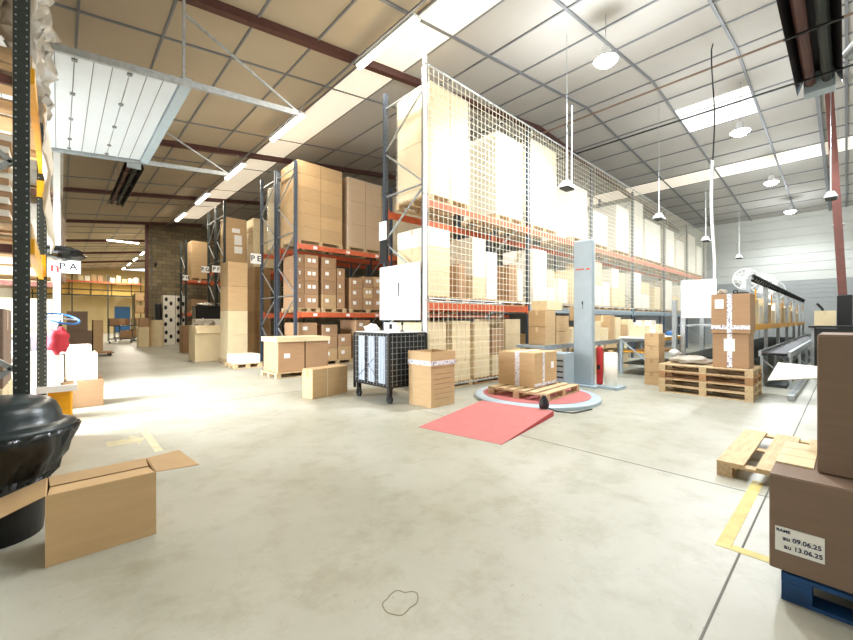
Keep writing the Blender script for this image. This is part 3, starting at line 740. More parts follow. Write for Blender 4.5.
MB().lathe([(.13,.061),(.135,.07),(.135,.78),(.06,.785)], (8.86,3.54,0), 24).build('film', KW, t, smooth=True); MB().lathe([(.045,.78),(.045,.83),(.03,.83)], (8.86,3.54,0), 14).build('core', K, t)

# ---------------------------------------------------------------- bench along the rack with boxes
bt = thing('packing_bench', 'long grey steel bench loaded with small cartons along the netted rack', 'bench', (10.5,4.95,0))
MB().box(7.85,14.2,4.6,5.3,.86,.92).build('worktop', GREYP, bt)
MB().box(7.85,14.2,4.57,4.6,.82,.93).build('front_rail', GALV, bt)
for x in (7.95,10.2,12.2,14.1):
    for y in (4.65,5.22): MB().box(x-.03,x+.03,y-.03,y+.03,0,.86).build('leg', GREYP, bt)
bxs = [(8.05,8.5,.42,K),(8.55,9.15,.30,K),(9.3,9.75,.38,KP),(10.0,10.5,.4,K),(10.6,11.0,.55,KP),(11.1,11.5,.36,KP),(11.6,11.95,.72,K),(12.05,12.4,.66,KP),(12.5,12.9,.45,K),(13.0,13.4,.6,KP),(13.5,13.95,.5,KW)]
for i, (a, b, h, m) in enumerate(bxs):
    carton(a, b, 4.66, 5.1, .925, .92+h, m, 'small carton %s from the left on the grey packing bench' % ORD[i], 'cartons on the packing bench', TAPEC)
carton(8.05, 8.5, 4.66, 5.1, 1.345, 1.72, K, 'tan carton stacked on the first bench carton left of the machine column')
carton(8.55, 9.15, 4.66, 5.1, 1.225, 1.60, K, 'tan carton stacked on the second bench carton beside the machine column')
carton(8.15, 8.85, 4.68, 5.08, 1.73, 1.95, KP, 'flat cream carton crowning the bench stack at the machine column')
carton(10.05, 10.65, 4.7, 5.1, 1.49, 1.85, K, 'tan carton lying on the bench cartons right of the machine column')
for i, (a, b, h, m) in enumerate([(9.3,9.9,.55,K),(10.35,10.9,.7,KP),(11.0,11.6,.62,K),(12.4,13.2,.6,KP)]):
    carton(a, b, 4.72, 5.2, 0, h, m, 'carton %s from the left on the floor under the grey bench' % ORD[i], 'cartons under the bench', TAPE)
t = thing('tool_cabinet', 'small grey slatted cabinet behind the turntable carton', 'cabinet', (8.1,4.2,0))
MB().cbox(7.95,8.4,4.15,4.5,.0,.78,.01).build('cabinet_body', GREYP, t)
g = MB()
for k in range(5): g.box(7.945,7.95,4.18,4.47,.12+k*.12,.15+k*.12)
g.build('vent_slots', STEELD, t)
# work table with yellow edge and shelf unit
t = thing('work_table', 'white topped work table with yellow edge and steel legs behind the carton column', 'table', (12.2,3.9,0))
MB().box(11.3,13.6,3.3,4.3,1.0,1.04).build('table_top', LBL, t); MB().box(11.28,13.6,3.27,3.3,.96,1.045).build('yellow_edge', YEL, t)
for x in (11.35,13.5):
    for y in (3.36,4.24): MB().box(x-.03,x+.03,y-.03,y+.03,0,1.0).build('leg', GREYP, t)
for z in (.3,.62): MB().box(11.36,13.5,3.4,4.2,z,z+.03).build('shelf', YEL if z > .5 else STEELD, t)
MB().bar((11.34,3.36,.2),(11.34,4.24,.95),.03).build('brace', GREYP, t)
for i,(a,b,h,m) in enumerate([(11.5,11.9,.3,KP),(12.0,12.4,.45,KW),(12.6,13.0,.34,KP)]):
    carton(a,b,3.7,4.1,1.041,1.04+h,m,'pale carton %s from the left on the yellow edged work table'%ORD[i],'cartons on the work table',TAPEC)
tag(MB().blob((13.2,3.55,1.1),(.15,.12,.075),9,.4).build('blue_cloth', BLUEP, smooth=True), 'blue rag lying on the yellow edged work table', 'cloth')
# column of flat cartons
for k in range(4):
    carton(9.98, 10.42, 2.92, 3.22, k*.30, k*.30+.294, K, 'tan carton, %s layer of the low column behind the pallet stack' % ORD[k], 'low carton column', TAPE)
# white board on stand
t = thing('board_stand', 'white board on a grey steel post behind the pallet stack', 'board', (11.07,2.65,0))
MB().box(11.03,11.12,2.66,2.75,.02,2.45).build('post', GALV, t); MB().box(10.9,11.25,2.5,2.9,0,.02).build('foot', GALV, t)
MB().box(10.99,11.02,2.03,2.72,1.55,2.45).build('board', WHT, t)
q = MB()
for k in range(3): q.box(10.985,10.99,2.13+k*.19,2.27+k*.19,1.75,2.3)
q.build('paper', LBL, t)

# ---------------------------------------------------------------- pallet stack with cartons
for k in range(4):
    pallet(9.22, 10.35, 1.16, 2.70, k*.146, 'worn pallet, %s from the floor in the stack under the two taped cartons' % ORD[k], 'pallets of the right hand stack', along='Y', m=WOOD if k != 2 else WOODD)
t = carton(9.40, 9.95, 1.24, 1.80, .585, 1.24, KD, 'lower brown carton on the pallet stack', None, None)
MB().box(9.397,9.4,1.49,1.57,.59,1.24).build('printed_tape', TAPEP, t)
MB().box(9.394,9.397,1.45,1.62,.9,1.14).build('shipping_label', LBL, t)
t = carton(9.38, 9.97, 1.22, 1.82, 1.245, 2.0, KD, 'upper brown carton with crossed printed tape on the pallet stack', None, None)
MB().box(9.377,9.38,1.49,1.57,1.25,2.0).box(9.375,9.3765,1.22,1.82,1.32,1.40).box(9.377,9.97,1.49,1.57,2.0,2.003).build('printed_tape', TAPEP, t)
MB().box(9.375,9.38,1.62,1.76,1.72,1.9).build('shipping_label', LBL, t)
tag(MB().blob((9.6,1.68,2.05),(.1,.08,.06),2,.5).build('crumpled_paper', FILM), 'crumpled pale paper on the upper taped carton', 'paper')
t = thing('tape_gun', 'black tape gun lying on the upper taped carton', 'tool', (9.6,1.4,2.004)); MB().box(9.5,9.56,1.26,1.5,2.005,2.03).torus((9.53,1.46,2.045),.03,.012,(1,0,0),12,5).build('tool_body', BLK, t)
tag(MB().blob((9.75,2.25,.66),(.28,.34,.09),6,.5).build('film_bundle', FILM, smooth=True), 'heap of white crumpled film on the pallet stack', 'film')
tag(MB().blob((9.75,2.52+.02,.80),(.12,.10,.06),11,.5).build('film_scrap', WHT, smooth=True), 'small white film scrap topping the heap on the pallet stack', 'film')
tag(MB().blob((10.6,2.72,.27),(.14,.14,.33),8,.4).build('black_bag', BAG, smooth=True), 'black plastic bag behind the pallet stack', 'bag')

# ---------------------------------------------------------------- flow rack / conveyor line at right
fr = thing('flow_rack', 'long grey picking rack with yellow beams running towards the far wall', 'picking rack', (11.5,1.5,0))
px = [11.5,14.3,17.1,19.9,22.7,25.5,28]
for x in px:
    MB().box(x-.06,x+.0,1.48,1.56,0,2.44).build('post', GALV, fr); MB().box(x-.05,x+.05,2.95,3.05,0,2.0).build('rear_post', GALV, fr)
MB().box(11.5,28,1.47,1.55,2.44,2.50).build('top_rail', GALV, fr)
q = MB()
for k in range(40):
    x = 11.8+k*.4; q.torus((x,1.5,2.47),.06,.02,(1,0,0),8,4)
q.tube([(11.6,1.45,2.53),(28,1.45,2.53)],.018,6); q.build('cable_run', BLK, fr)
for i in range(6):
    MB().box(px[i]+.06,px[i+1]-.06,1.46,1.52,1.26,1.40).build('beam', YEL, fr)
    MB().box(px[i]+.06,px[i+1]-.06,1.53,2.95,1.34,1.38).build('shelf', GALV, fr)
    MB().box(px[i]+.06,px[i+1]-.06,1.46,2.95,.55,.60).build('lower_shelf', STEELD, fr)
    MB().box(px[i]+.02,px[i]+.1,1.40,1.42,1.9,2.2).build('yellow_plate', YEL, fr)
q = MB().box(11.43,11.44,1.42,1.62,1.35,1.75).box(11.43,11.44,1.4,1.55,1.78,1.9); q.build('notice_plate', LBL, fr)
for i in range(18):
    x = 12.0+i*.88
    m = [K,KP,KW,KP][i % 4]; h = [.42,.66,.5,.74,.58][i % 5]
    carton(x, x+.7, 1.6, 2.2, 1.385, 1.385+h, m, 'pale carton on the yellow beamed picking rack, number %d from the near post' % (i+1), 'cartons on the picking rack', TAPEC)
cv = thing('roller_conveyor', 'grey roller conveyor with side rails in front of the picking rack', 'conveyor', (12,1.1,0))
MB().box(11.3,27,.80,.85,.70,.82).build('side_rail', GALV, cv); MB().box(11.3,27,1.28,1.33,.70,.82).build('side_rail', GALV, cv)
q = MB()
for k in range(100): q.tube([(11.4+k*.155,.85,.76),(11.4+k*.155,1.28,.76)],.03,8)
q.build('rollers', BLKM, cv)
for x in (11.6,14,16.5,19,21.5,24,26.6):
    MB().box(x-.03,x+.03,.80,.85,0,.70).build('leg', GALV, cv); MB().box(x-.03,x+.03,1.28,1.33,0,.70).build('leg', GALV, cv)
    MB().bar((x,.82,.15),(x,1.3,.62),.03).build('brace', GALV, cv)
tag(MB().box(9.9,27,.66,.75,0,.09).build('floor_guard_rail', GALV), 'low grey steel guard rail on the floor along the conveyor', 'guard rail')
tag(MB().box(11.6,27,.9,1.25,.0,.06).build('cable_tray', STEELD), 'dark floor cable tray underneath the conveyor rollers', 'tray')
# fans
def fan(x, y, z, r, label):
    t = thing('fan', label, 'fan', (x, y, z), 0, 'fans over the picking rack')
    c = MB().torus((x,y,z),r,.012,(1,0,0),28,6).torus((x-.05,y,z),r*.6,.006,(1,0,0),24,5).torus((x-.06,y,z),r*.3,.006,(1,0,0),18,5)
    for k in range(16):
        a = 2*math.pi*k/16; c.tube([(x-.07,y+.02*math.cos(a),z+.02*math.sin(a)),(x-.05,y+r*.6*math.cos(a),z+r*.6*math.sin(a)),(x,y+r*math.cos(a),z+r*math.sin(a))],.005,4)
    c.build('cage', WHT, t)
    for k in range(4):
        a = 2*math.pi*k/4+.3; d = Vector((0,math.cos(a),math.sin(a))); e = Vector((0,-math.sin(a),math.cos(a))); o = Vector((x,y,z))
        MB().poly([o+d*.05-e*.04, o+d*r*.85-e*r*.28, o+d*r*.9+e*r*.22, o+d*.05+e*.04], .01, (1,0,0)).build('blade', WHT, t)
    MB().tube([(x-.07,y,z),(x+.16,y,z)],.07,14).build('motor', WHT, t)
    MB().bar((x+.1,y,z),(x+.1,y,2.2),.04).bar((x+.1,y,2.2),(x+.1,1.595,2.2),.04).build('bracket', GALV, t)
fan(14.2,1.95,2.66,.29,'white caged fan nearest the front post of the picking rack')
fan(17.5,1.95,2.75,.33,'white caged fan above the middle of the picking rack')
fan(20.4,1.98,2.66,.38,'white caged fan farthest along the picking rack')
# far table and goods beside the red column
t = thing('side_table', 'black skirted table below the red steel column', 'table', (16.5,.4,0))
MB().box(14.3,15.75,-.35,.68,1.3,1.35).build('table_top', BLK, t)
for x in (14.4,15.65):
    for y in (-.3,.60): MB().box(x-.025,x+.025,y-.025,y+.025,0,1.3).build('leg', GALV, t)
MB().box(14.32,14.35,-.27,.57,.1,1.29).build('skirt', BLK, t)
carton(14.5,14.95,.18,.58,1.351,1.74,KP,'pale brown carton on the black table near the red column')
t = thing('bench_tool', 'dark and grey sealing tool standing on the black table', 'tool', (16.4,.5,1.05))
MB().cbox(15.2,15.5,.30,.60,1.351,1.6).build('tool_body', GALV, t); MB().tube([(15.3,.45,1.6),(15.3,.45,1.8),(15.2,.55,1.95)],.03,8).build('arm', BLK, t)
t = thing('steel_column', 'red brown steel column with black padded foot at the far right', 'column', (15.6,.1,0))
q = MB(); a0, a1 = (16.0,.07), (16.0,.34)
q.add([(15.9,-.02,2.2),(16.15,-.02,2.2),(16.15,.16,2.2),(15.9,.16,2.2),(15.9,.26,8.35),(16.15,.26,8.35),(16.15,.44,8.35),(15.9,.44,8.35)],[(0,3,2,1),(4,5,6,7),(0,1,5,4),(1,2,6,5),(2,3,7,6),(3,0,4,7)])
q.build('shaft', REDB, t); MB().cbox(15.86,16.2,-.12,.18,1.06,2.2,.03).build('padded_foot', BLK, t)
t.location.z = 0
carton(9.5,9.95,-.22,.08,1.0,1.25,KP,'pale carton at the right edge on the grey tower') if False else None

# ---------------------------------------------------------------- ceiling services
lamps = [(8.5,3.5,7.0),(14.6,2.13,7.0),(20.9,2.06,7.0),(27.2,1.95,7.0)]
def highbay(x, y, z, label, e=460):
    t = thing('high_bay_lamp', label, 'lamp', (x, y, z), 0, 'hanging high bay lamps')
    MB().tube([(x,y,z+.32),(x,y,cz(x)-.001)],.008,6).build('cord', GALV, t)
    MB().lathe([(.05,.32),(.08,.28),(.10,.16),(.23,.06),(.25,0.02),(.24,.02),(.08,.12)],(x,y,z),24).build('housing', WHT, t, smooth=True)
    MB().lathe([(.22,.02),(.22,.0),(.16,-.06),(.01,-.09)],(x,y,z),20).build('lens', BULB, t, smooth=True)
    l = bpy.data.lights.new('lamp_light','SPOT'); l.spot_size = math.radians(165); l.spot_blend = .5; l.energy = e*1.5; l.color = (.90,.96,1); l.shadow_soft_size = .2
    o = bpy.data.objects.new('lamp_light', l); COL.objects.link(o); o.location = (x,y,z-.3); LAMPS.append(l)
    l = bpy.data.lights.new('lamp_glow','POINT'); l.energy = e*.30; l.color = (.90,.96,1); l.shadow_soft_size = .35
    o = bpy.data.objects.new('lamp_glow', l); COL.objects.link(o); o.location = (x,y,z-.7)
LAMPS = []
for i, (x, y, z) in enumerate(lamps): highbay(x, y, z, ['nearest, brightest','second','third','fourth and farthest'][i]+' hanging lamp over the aisle beside the netted rack', (600,480,340,260)[i])
for (x, y) in ((3.2,1.2),(5.5,-1.8)): highbay(x, y, 6.6, 'added unseen hanging lamp over the open floor at %s' % ('the centre' if y > 0 else 'the right'), 60)  # extra lamps out of view, added to light the foreground
def strip(x, y0, y1, z, label, energy):
    t = thing('strip_light', label, 'strip light', (x,(y0+y1)/2,z), 0, 'strip lights in the left row')
    MB().box(x-.09,x+.09,y0,y1,z+.05,z+.11).build('housing', WHT, t)
    MB().add([(x-.08,y0+.02,z+.05),(x+.08,y0+.02,z+.05),(x+.05,y0+.02,z),(x-.05,y0+.02,z),(x-.08,y1-.02,z+.05),(x+.08,y1-.02,z+.05),(x+.05,y1-.02,z),(x-.05,y1-.02,z)],[(0,3,2,1),(4,5,6,7),(0,1,5,4),(3,7,6,2),(1,2,6,5),(0,4,7,3)]).build('diffuser', TUBE, t)
    MB().tube([(x,y0+.3,z+.11),(x,y0+.3,cz(x))],.006,5).build('hanger', GALV, t); MB().tube([(x,y1-.3,z+.11),(x,y1-.3,cz(x))],.006,5).build('hanger', GALV, t)
    l = bpy.data.lights.new('strip_glow','AREA'); l.shape='RECTANGLE'; l.size=.25; l.size_y=y1-y0; l.energy=energy; l.color=(1,.91,.77)
    o = bpy.data.objects.new('strip_glow', l); COL.objects.link(o); o.location=(x,(y0+y1)/2,z-.03)
ys = [(.8,2.8),(5.6,7.6),(10.4,12.6),(15.2,17.3),(19.9,22),(24.4,26.6)]
for i, (a, b) in enumerate(ys): strip(5.0, a, b, 7.22, '%s fluorescent strip light from the camera, left row' % ORD[i], 90)
for i, (a, b) in enumerate([(31.5,33.5),(36,38),(40.5,42.5),(45,47),(49.5,51.5),(54,56)]): strip(5.3, a, b, 7.2, '%s fluorescent strip light in the hall beyond the block wall' % ORD[i], 260)
t = thing('strip_light', 'crosswise fluorescent strip in the hall beyond the block wall', 'strip light', (3.3,34.6,6.95))
MB().box(2.4,4.2,34.5,34.7,7.0,7.06).build('housing', WHT, t); MB().box(2.42,4.18,34.52,34.68,6.94,6.999).build('diffuser', TUBE, t)
MB().tube([(3.0,34.6,7.06),(3.0,34.6,cz(3))],.006,5).build('hanger', GALV, t)
t = thing('cable_duct', 'long metal cable duct above the left row of strip lights', 'cable duct', (5.0,10,7.35))
MB().box(4.84,4.88,-3,28.5,7.30,7.34).build('duct', RUN, t)

def heater(x0, x1, y0, y1, z, along, label):
    t = thing('radiant_heater', label, 'heater', ((x0+x1)/2,(y0+y1)/2,z), 0, 'ceiling tube heaters')
    if along == 'Y':
        f = lambda a, b, c: (x0+(x1-x0)*b, y0+(y1-y0)*a, c); L, W = y1-y0, x1-x0
    else:
        f = lambda a, b, c: (x0+(x1-x0)*a, y1-(y1-y0)*b, c); L, W = x1-x0, y1-y0
    hood = MB(); prof = [(0,0),(.0,.03),(.18,.26),(.82,.26),(1,.03),(1,0),(.97,.03),(.80,.23),(.20,.23),(.03,.03)]
    vs = [f(0,b,z+c) for b, c in prof]+[f(1,b,z+c) for b, c in prof]; n = len(prof)
    hood.add(vs, [(i,(i+1)%n,n+(i+1)%n,n+i) for i in range(n)]).build('reflector_hood', BLKM, t)
    for b, m in ((.30,RAFT),(.68,STEELD)):
        MB().tube([f(.02,b,z+.10),f(.98,b,z+.10)],W*.13,12).build('burner_tube', m, t)
    for a in (.1,.37,.63,.9):
        MB().bar(f(a,-.03,z-.0),f(a,1.03,z-.0),.03,.02).build('cross_strap', BLK, t)
        p = f(a,.5,z+.26); MB().tube([p,(p[0],p[1],cz(p[0]))],.008,5).build('hanger', GALV, t)
    a, b = (1,0) if along == 'X' else (0,0)
    q0 = f(.985 if along=='X' else 0,.15,z+.02); q1 = f(1.03 if along=='X' else .015,.85,z+.22)
    MB().box(min(q0[0],q1[0]),max(q0[0],q1[0]),min(q0[1],q1[1]),max(q0[1],q1[1]),z-.02,z+.24).build('burner_box', GREYP, t)
    return t
heater(1.32,1.78,13.7,19.0,5.8,'Y','dark twin tube heater hanging below the left ceiling behind the raised door')
h2 = heater(3.0,7.25,.03,.45,4.5,'X','large dark twin tube heater at the upper right')
pts = [(7.1,.0,4.75),(7.0,-.12,4.85),(6.2,-.18,5.0),(5.2,-.18,5.2),(4.6,-.1,5.6),(4.4,.0,6.2),(4.4,0,cz(4.4))]
q = MB().tube(pts,.07,12)
q.build('flue_hose', GALV, h2)

# hanging scanners
def hanger(x, y, z, label, twin=False):
    t = thing('hanging_speaker', label, 'speaker', (x,y,z), 0, 'white hanging devices')
    MB().tube([(x,y,z+.16),(x,y,z+1.2)],.014,6).build('rod', WHT, t); MB().tube([(x,y,z+1.2),(x,y,cz(x))],.006,5).build('wire', GALV, t)
    if twin: MB().tube([(x+.14,y-.05,z+.1),(x+.14,y-.05,z+1.9)],.012,6).build('rod', WHT, t)
    MB().add([(x-.2,y-.13,z),(x+.2,y-.13,z),(x+.2,y+.13,z),(x-.2,y+.13,z),(x-.07,y-.06,z+.16),(x+.07,y-.06,z+.16),(x+.07,y+.06,z+.16),(x-.07,y+.06,z+.16)],[(0,3,2,1),(4,5,6,7),(0,1,5,4),(1,2,6,5),(2,3,7,6),(3,0,4,7)]).build('housing', WHT, t)
    MB().box(x-.16,x+.16,y-.1,y+.1,z-.03,z-.001).build('grille', STEELD, t)
hanger(8.45,4.35,4.5,'nearest white hanging speaker in front of the netted rack',True)
hanger(13.0,3.8,4.5,'second white hanging speaker in front of the netted rack')
hanger(17.9,3.64,4.5,'third white hanging speaker in front of the netted rack')
hanger(24,3.54,4.5,'farthest white hanging speaker against the far wall')
hanger(13.9,.26,4.5,'upper white hanging speaker beside the red column')
hanger(18.1,.18,4.5,'lower white hanging speaker beside the red column')
t = thing('air_hose', 'long pale air hose hanging from the ceiling behind the taped cartons', 'hose', (12,2.29,2.1))
MB().tube([(12+.02*math.sin(z*3),2.29+.03*math.sin(z*1.7),z) for z in [5.5+i*.2 for i in range(15)]]+[(12,2.29,cz(12)-.03)],.016,8).build('upper_hose', STEELD, t)
MB().tube([(12+.02*math.sin(z*3),2.29+.035*math.sin(z*1.7),z) for z in [2.1+i*.17 for i in range(21)]],.035,8).build('lower_hose', WHT, t)
t = thing('roof_pipe', 'brown pipe crossing under the roof ridge', 'pipe', (12.1,0,7.5)); MB().tube([(12.1,-4.9,7.9),(12.1,29,7.9)],.028,8).build('pipe', KT, t)
t = thing('roof_pipe', 'dark cable conduit crossing beyond the roof ridge', 'pipe', (14.2,0,7.6)); MB().tube([(14.2,-4.9,7.75),(14.2,29,7.75)],.028,8).build('pipe', STEELD, t)

# ---------------------------------------------------------------- raised sectional door
dr = thing('overhead_door', 'raised white sectional door hanging flat below the left ceiling', 'door', (-.8,8.6,5.0))
dz = lambda x: 5.0+.10*(x-1.3)
x = 1.3; k = 0
while x > -3.0:
    a = x-.575
    MB().add([(a+.006,6.72,dz(a)),(x-.006,6.72,dz(x)),(x-.006,10.56,dz(x)),(a+.006,10.56,dz(a)),(a+.006,6.72,dz(a)+.045),(x-.006,6.72,dz(x)+.045),(x-.006,10.56,dz(x)+.045),(a+.006,10.56,dz(a)+.045)],[(0,3,2,1),(4,5,6,7),(0,1,5,4),(1,2,6,5),(2,3,7,6),(3,0,4,7)]).build('door_section', DOORW, dr)
    rb = MB()
    for f_ in (.33,.67):
        xx = a+.575*f_; rb.box(xx-.005,xx+.005,6.74,10.54,dz(xx)-.006,dz(xx)+.004)
    rb.build('rib', RUN, dr)
    if k and k % 1 == 0:
        for yy in (6.85,7.9,8.9,9.9,10.45): MB().box(x-.03,x+.03,yy-.03,yy+.03,dz(x)-.02,dz(x)).build('hinge', RUN, dr)
    x = a; k += 1
for yy in (6.64,10.62):
    MB().bar((-3.2,yy,dz(-3.2)-.02),(3.1,yy,dz(3.1)-.02),.05,.09).build('track', GALV, dr)
    MB().bar((1.34,yy,dz(1.3)),(1.34,yy,cz(1.34)),.035).build('hanger_post', GALV, dr)
    MB().bar((1.34,yy,6.0),(3.1,yy,dz(3.1)),.03).build('brace', GALV, dr)
MB().box(1.31,1.45,6.66,10.6,dz(1.3)-.04,dz(1.3)+.08).build('edge_profile', GREYP, dr)

# ---------------------------------------------------------------- left rack
LR = thing('pallet_rack', 'dark green grey perforated rack at the left edge with yellow beams', 'pallet rack', (-.7,6.2,0))
def lupr(x, y, m, z1=6.3, w=.10):
    u = MB().box(x-w/2,x+w/2,y-.045,y-.033,0,z1).box(x+w/2-.012,x+w/2,y-.033,y+.045,0,z1).box(x-w/2,x-w/2+.012,y-.033,y+.045,0,z1).box(x-w/2-.02,x+w/2+.02,y-.06,y+.06,0,.012)
    o = u.build('upright', m, LR); h = MB(); z = .1
    while z < z1-.1:
        h.box(x-.037,x-.027,y-.0465,y-.0451,z,z+.012); h.box(x+.027,x+.037,y-.0465,y-.0451,z+.025,z+.037); z += .06
    tag(h.build('slots', GALV, o), kind='stuff')
lupr(-.225,4.7,STEELD); lupr(-.17,7.66,STEELD,4.5); lupr(-1.34,4.7,STEELD); lupr(-1.3,7.66,STEELD,4.5)
for z, m in ((3.66,YEL),(2.2,YEL)):
    MB().box(-.20,-.15,4.76,7.6,z-.14,z-.005).build('beam', m, LR); MB().box(-1.36,-1.31,4.76,7.6,z-.14,z-.005).build('beam', m, LR)
for z in (2.12,3.5):
    MB().box(-1.3,-.28,4.68,4.72,z-.07,z).build('cross_beam', REDB, LR)
q = MB(); z = .3; k = 0
for yy in (4.7,7.66):
    z = .25; k = 0
    while z < (5.2 if yy < 5 else 3.6):
        a, b = (-.28,-1.3) if k % 2 else (-1.3,-.28); q.bar((a,yy,z),(b,yy,z+.85),.05,.04); z += .85; k += 1
    q.build('bracing', GALV, LR); q = MB()
MB().box(-.22,-.13,7.58,7.72,3.2,3.42).build('end_protector', YEL, LR); MB().box(-.22,-.13,7.58,7.72,2.1,2.4).build('end_protector', YEL, LR)
def sheets(x0,x1,y0,y1,z0,n,label,dzz=.055):
    t = thing('cardboard_sheet_stack', label, 'cardboard sheets', ((x0+x1)/2,(y0+y1)/2,z0)); a = MB(); b = MB()
    for k in range(n):
        e = R.uniform(-.02,.02); (a if k % 2 else b).box(x0+e,x1+e,y0+e,y1+e,z0+k*dzz,z0+k*dzz+dzz)
    a.build('pale_sheets', KW, t); b.build('brown_sheets', KD, t)
    return t
pallet(-1.34,-.17,4.85,7.5,2.2,'pallet under the lower cardboard sheets in the left rack',detail=False)
sheets(-1.28,-.3,5.0,7.4,2.345,14,'lower stack of flat cardboard sheets in the left rack')
pallet(-1.34,-.17,4.85,7.5,3.66,'pallet under the upper goods in the left rack',detail=False)
sheets(-1.28,-.52,5.0,6.4,3.805,26,'upper stack of flat cardboard sheets in the left rack')
def curtain(x, y, z0, z1, sd, label):
    rr = random.Random(sd); n = 26
    prof = [(rr.uniform(.09,.155), z0+(z1-z0)*k/n) for k in range(n+1)]
    tag(MB().lathe(prof, (x,y,0), 22, .5, sd).build('film_curtain', FILM, smooth=True), label, 'film')
curtain(-.26,5.7,3.81,6.3,3,'crumpled greyish film standing at the front of the left rack, nearer')
curtain(-.20,6.32,3.81,5.9,8,'crumpled greyish film standing at the front of the left rack, farther')
# draped film and black sack
t = MB(); n, m_ = 12, 14; vs = []; fs = []
for i in range(m_+1):
    for k in range(n+1):
        u, v = k/n, i/m_
        y = 5.4+1.9*u; z = 3.64-v*(.5+.75*u)+.05*noise.noise(Vector((u*5,v*5,0))); xx = -.105+.05*noise.noise(Vector((u*6,v*4,3)))+.03*math.sin(u*9)*v+.02*v
        vs.append((xx,y,z))
for i in range(m_):
    for k in range(n): fs.append((i*(n+1)+k,i*(n+1)+k+1,(i+1)*(n+1)+k+1,(i+1)*(n+1)+k))
o = t.add(vs, fs).build('draped_film', CLOTH, smooth=True); sm = o.modifiers.new('thick','SOLIDIFY'); sm.thickness = .012
tag(o, 'cream plastic cover draped over the yellow beam of the left rack', 'cover')
tag(MB().blob((.02,8.05,2.50),(.27,.3,.11),5,.35,flat=False).build('black_sack', BAG, smooth=True), 'black sack hanging at the left rack above the lettered sign', 'bag')
# PA rack
PR = rack_pa = thing('pallet_rack', 'pale grey rack behind the left aisle with wrapped goods and the P A sign', 'pallet rack', (-.6,12.8,0))
for (x, y, m) in ((-.03,11.5,WHT),(-1.25,11.5,GALV),(.0,14.6,GALV),(-1.25,14.6,GALV)):
    u = MB(); upright(u, x, y, 5.6, .11, .09); u.build('upright', m, PR)
for z in (2.3,4.2): MB().box(-.04,.01,11.56,14.54,z-.13,z-.005).build('beam', ORG, PR); MB().box(-1.27,-1.22,11.56,14.54,z-.13,z-.005).build('beam', ORG, PR); MB().box(-1.2,-.1,11.48,11.52,z-.1,z).build('cross_beam', REDB, PR)
pallet(-1.2,-.0,11.62,12.9,2.3,'pallet in the P A rack at the middle level',detail=False)
wrapped_load(-1.15,.05,11.65,12.85,2.446,3.95,'film wrapped goods at the middle level of the P A rack',FILM,5,2)
pallet(-1.2,-.0,11.62,12.9,4.2,'pallet in the P A rack at the upper level',detail=False)
wrapped_load(-1.15,.07,11.65,12.85,4.346,5.5,'film wrapped goods at the upper level of the P A rack',FILM,4,2)
pallet(-1.2,-.0,13.1,14.4,2.3,'rear pallet in the P A rack at the middle level',detail=False)
wrapped_load(-1.15,.12,13.15,14.35,2.446,4.0,'rear brown wrapped goods in the P A rack',KD,5,2)
carton(-1.1,-.1,11.7,12.8,0,1.3,KD,'large brown carton on the floor in the P A rack')
carton(-1.1,-.1,11.7,12.8,1.31,1.95,KP,'cream carton on the large brown one in the P A rack')
carton(-1.1,-.1,13.1,14.2,0,1.9,KT,'tall dark brown carton at the rear of the P A rack')
sign('P A', .15, 11.35, 2.5, .40, .27, 'white sign lettered P A hanging at the left aisle')
t = sign('n', -.06, 11.34, 2.42, .13, .36, 'small white tag with a red letter left of the P A sign', RED, sz=.3)

# things on the floor of the left side
carton(.04,.58,8.95,9.6,0,.46,KD,'pale brown carton on the floor nearest the aisle under the white cartons',None,TAPE)
carton(.09,.50,8.98,9.55,.465,.93,KW,'white carton stacked on the pale brown carton by the yellow post',None,TAPEC)
carton(-.40,.02,8.85,9.4,0,.46,KT,'dark brown carton behind the yellow post')
carton(-.38,.06,8.9,9.45,.465,.88,KW,'white carton left of the stacked white one')
carton(-.02,.42,9.0,9.5,.935,1.06,KW,'flat white carton on top of the white stack')
carton(-1.1,-.5,6.0,7.2,0,1.1,K,'tan carton on the floor inside the left rack')
carton(-1.2,-.35,4.95,5.9,0,.9,KP,'pale carton on the floor in the near end of the left rack')
carton(-1.1,-.35,5.0,5.8,.905,1.6,KT,'dark brown carton stacked in the near end of the left rack')
t = thing('corner_guard', 'yellow metal corner guard on the floor beside the left rack', 'guard', (-.02,6.9,0))
MB().cbox(-.10,.13,6.7,6.9,0,.62,.02).build('guard_body', YEL, t)
t = thing('wire_tray', 'white tray lying on the yellow corner guard', 'tray', (-.02,6.8,.62))
MB().box(-.2,.17,6.55,7.0,.622,.64).box(-.2,.17,6.55,6.57,.64,.70).box(.15,.17,6.57,7.0,.64,.70).build('tray_body', WHT, t)
tk = thing('pallet_truck', 'ride on stacker truck with a blue steering wheel among the left cartons', 'truck', (-.1,8.25,0))
MB().cbox(-.55,.02,7.95,8.55,.1,1.05,.05).build('truck_body', WHT, tk); MB().cbox(-.5,-.1,8.0,8.5,1.05,1.3,.04).build('console', GRILL, tk)
MB().tube([(-.05,8.2,1.2),(.03,8.12,1.5)],.03,10).build('steering_column', BLK, tk)
sw = MB().torus((.04,8.1,1.52),.20,.016,(.25,-.35,1),28,8).build('steering_wheel', BLUEP, tk)
MB().tube([(-.14,8.1,1.54),(.22,8.1,1.50)],.012,6).tube([(.04,7.93,1.46),(.04,8.27,1.58)],.012,6).build('spoke', GALV, sw)
MB().tube([(-.45,8.2,.1),(-.35,8.2,.1)],.1,14).tube([(-.1,8.2,.1),(0,8.2,.1)],.1,14).build('wheel', RUB, tk)
o = MB().blob((.0,7.82,1.2),(.12,.10,.18),13,.4,flat=False,freq=1.5).build('red_jacket', REDC, smooth=True); tag(o,'red jacket draped on the ride on stacker truck','jacket')

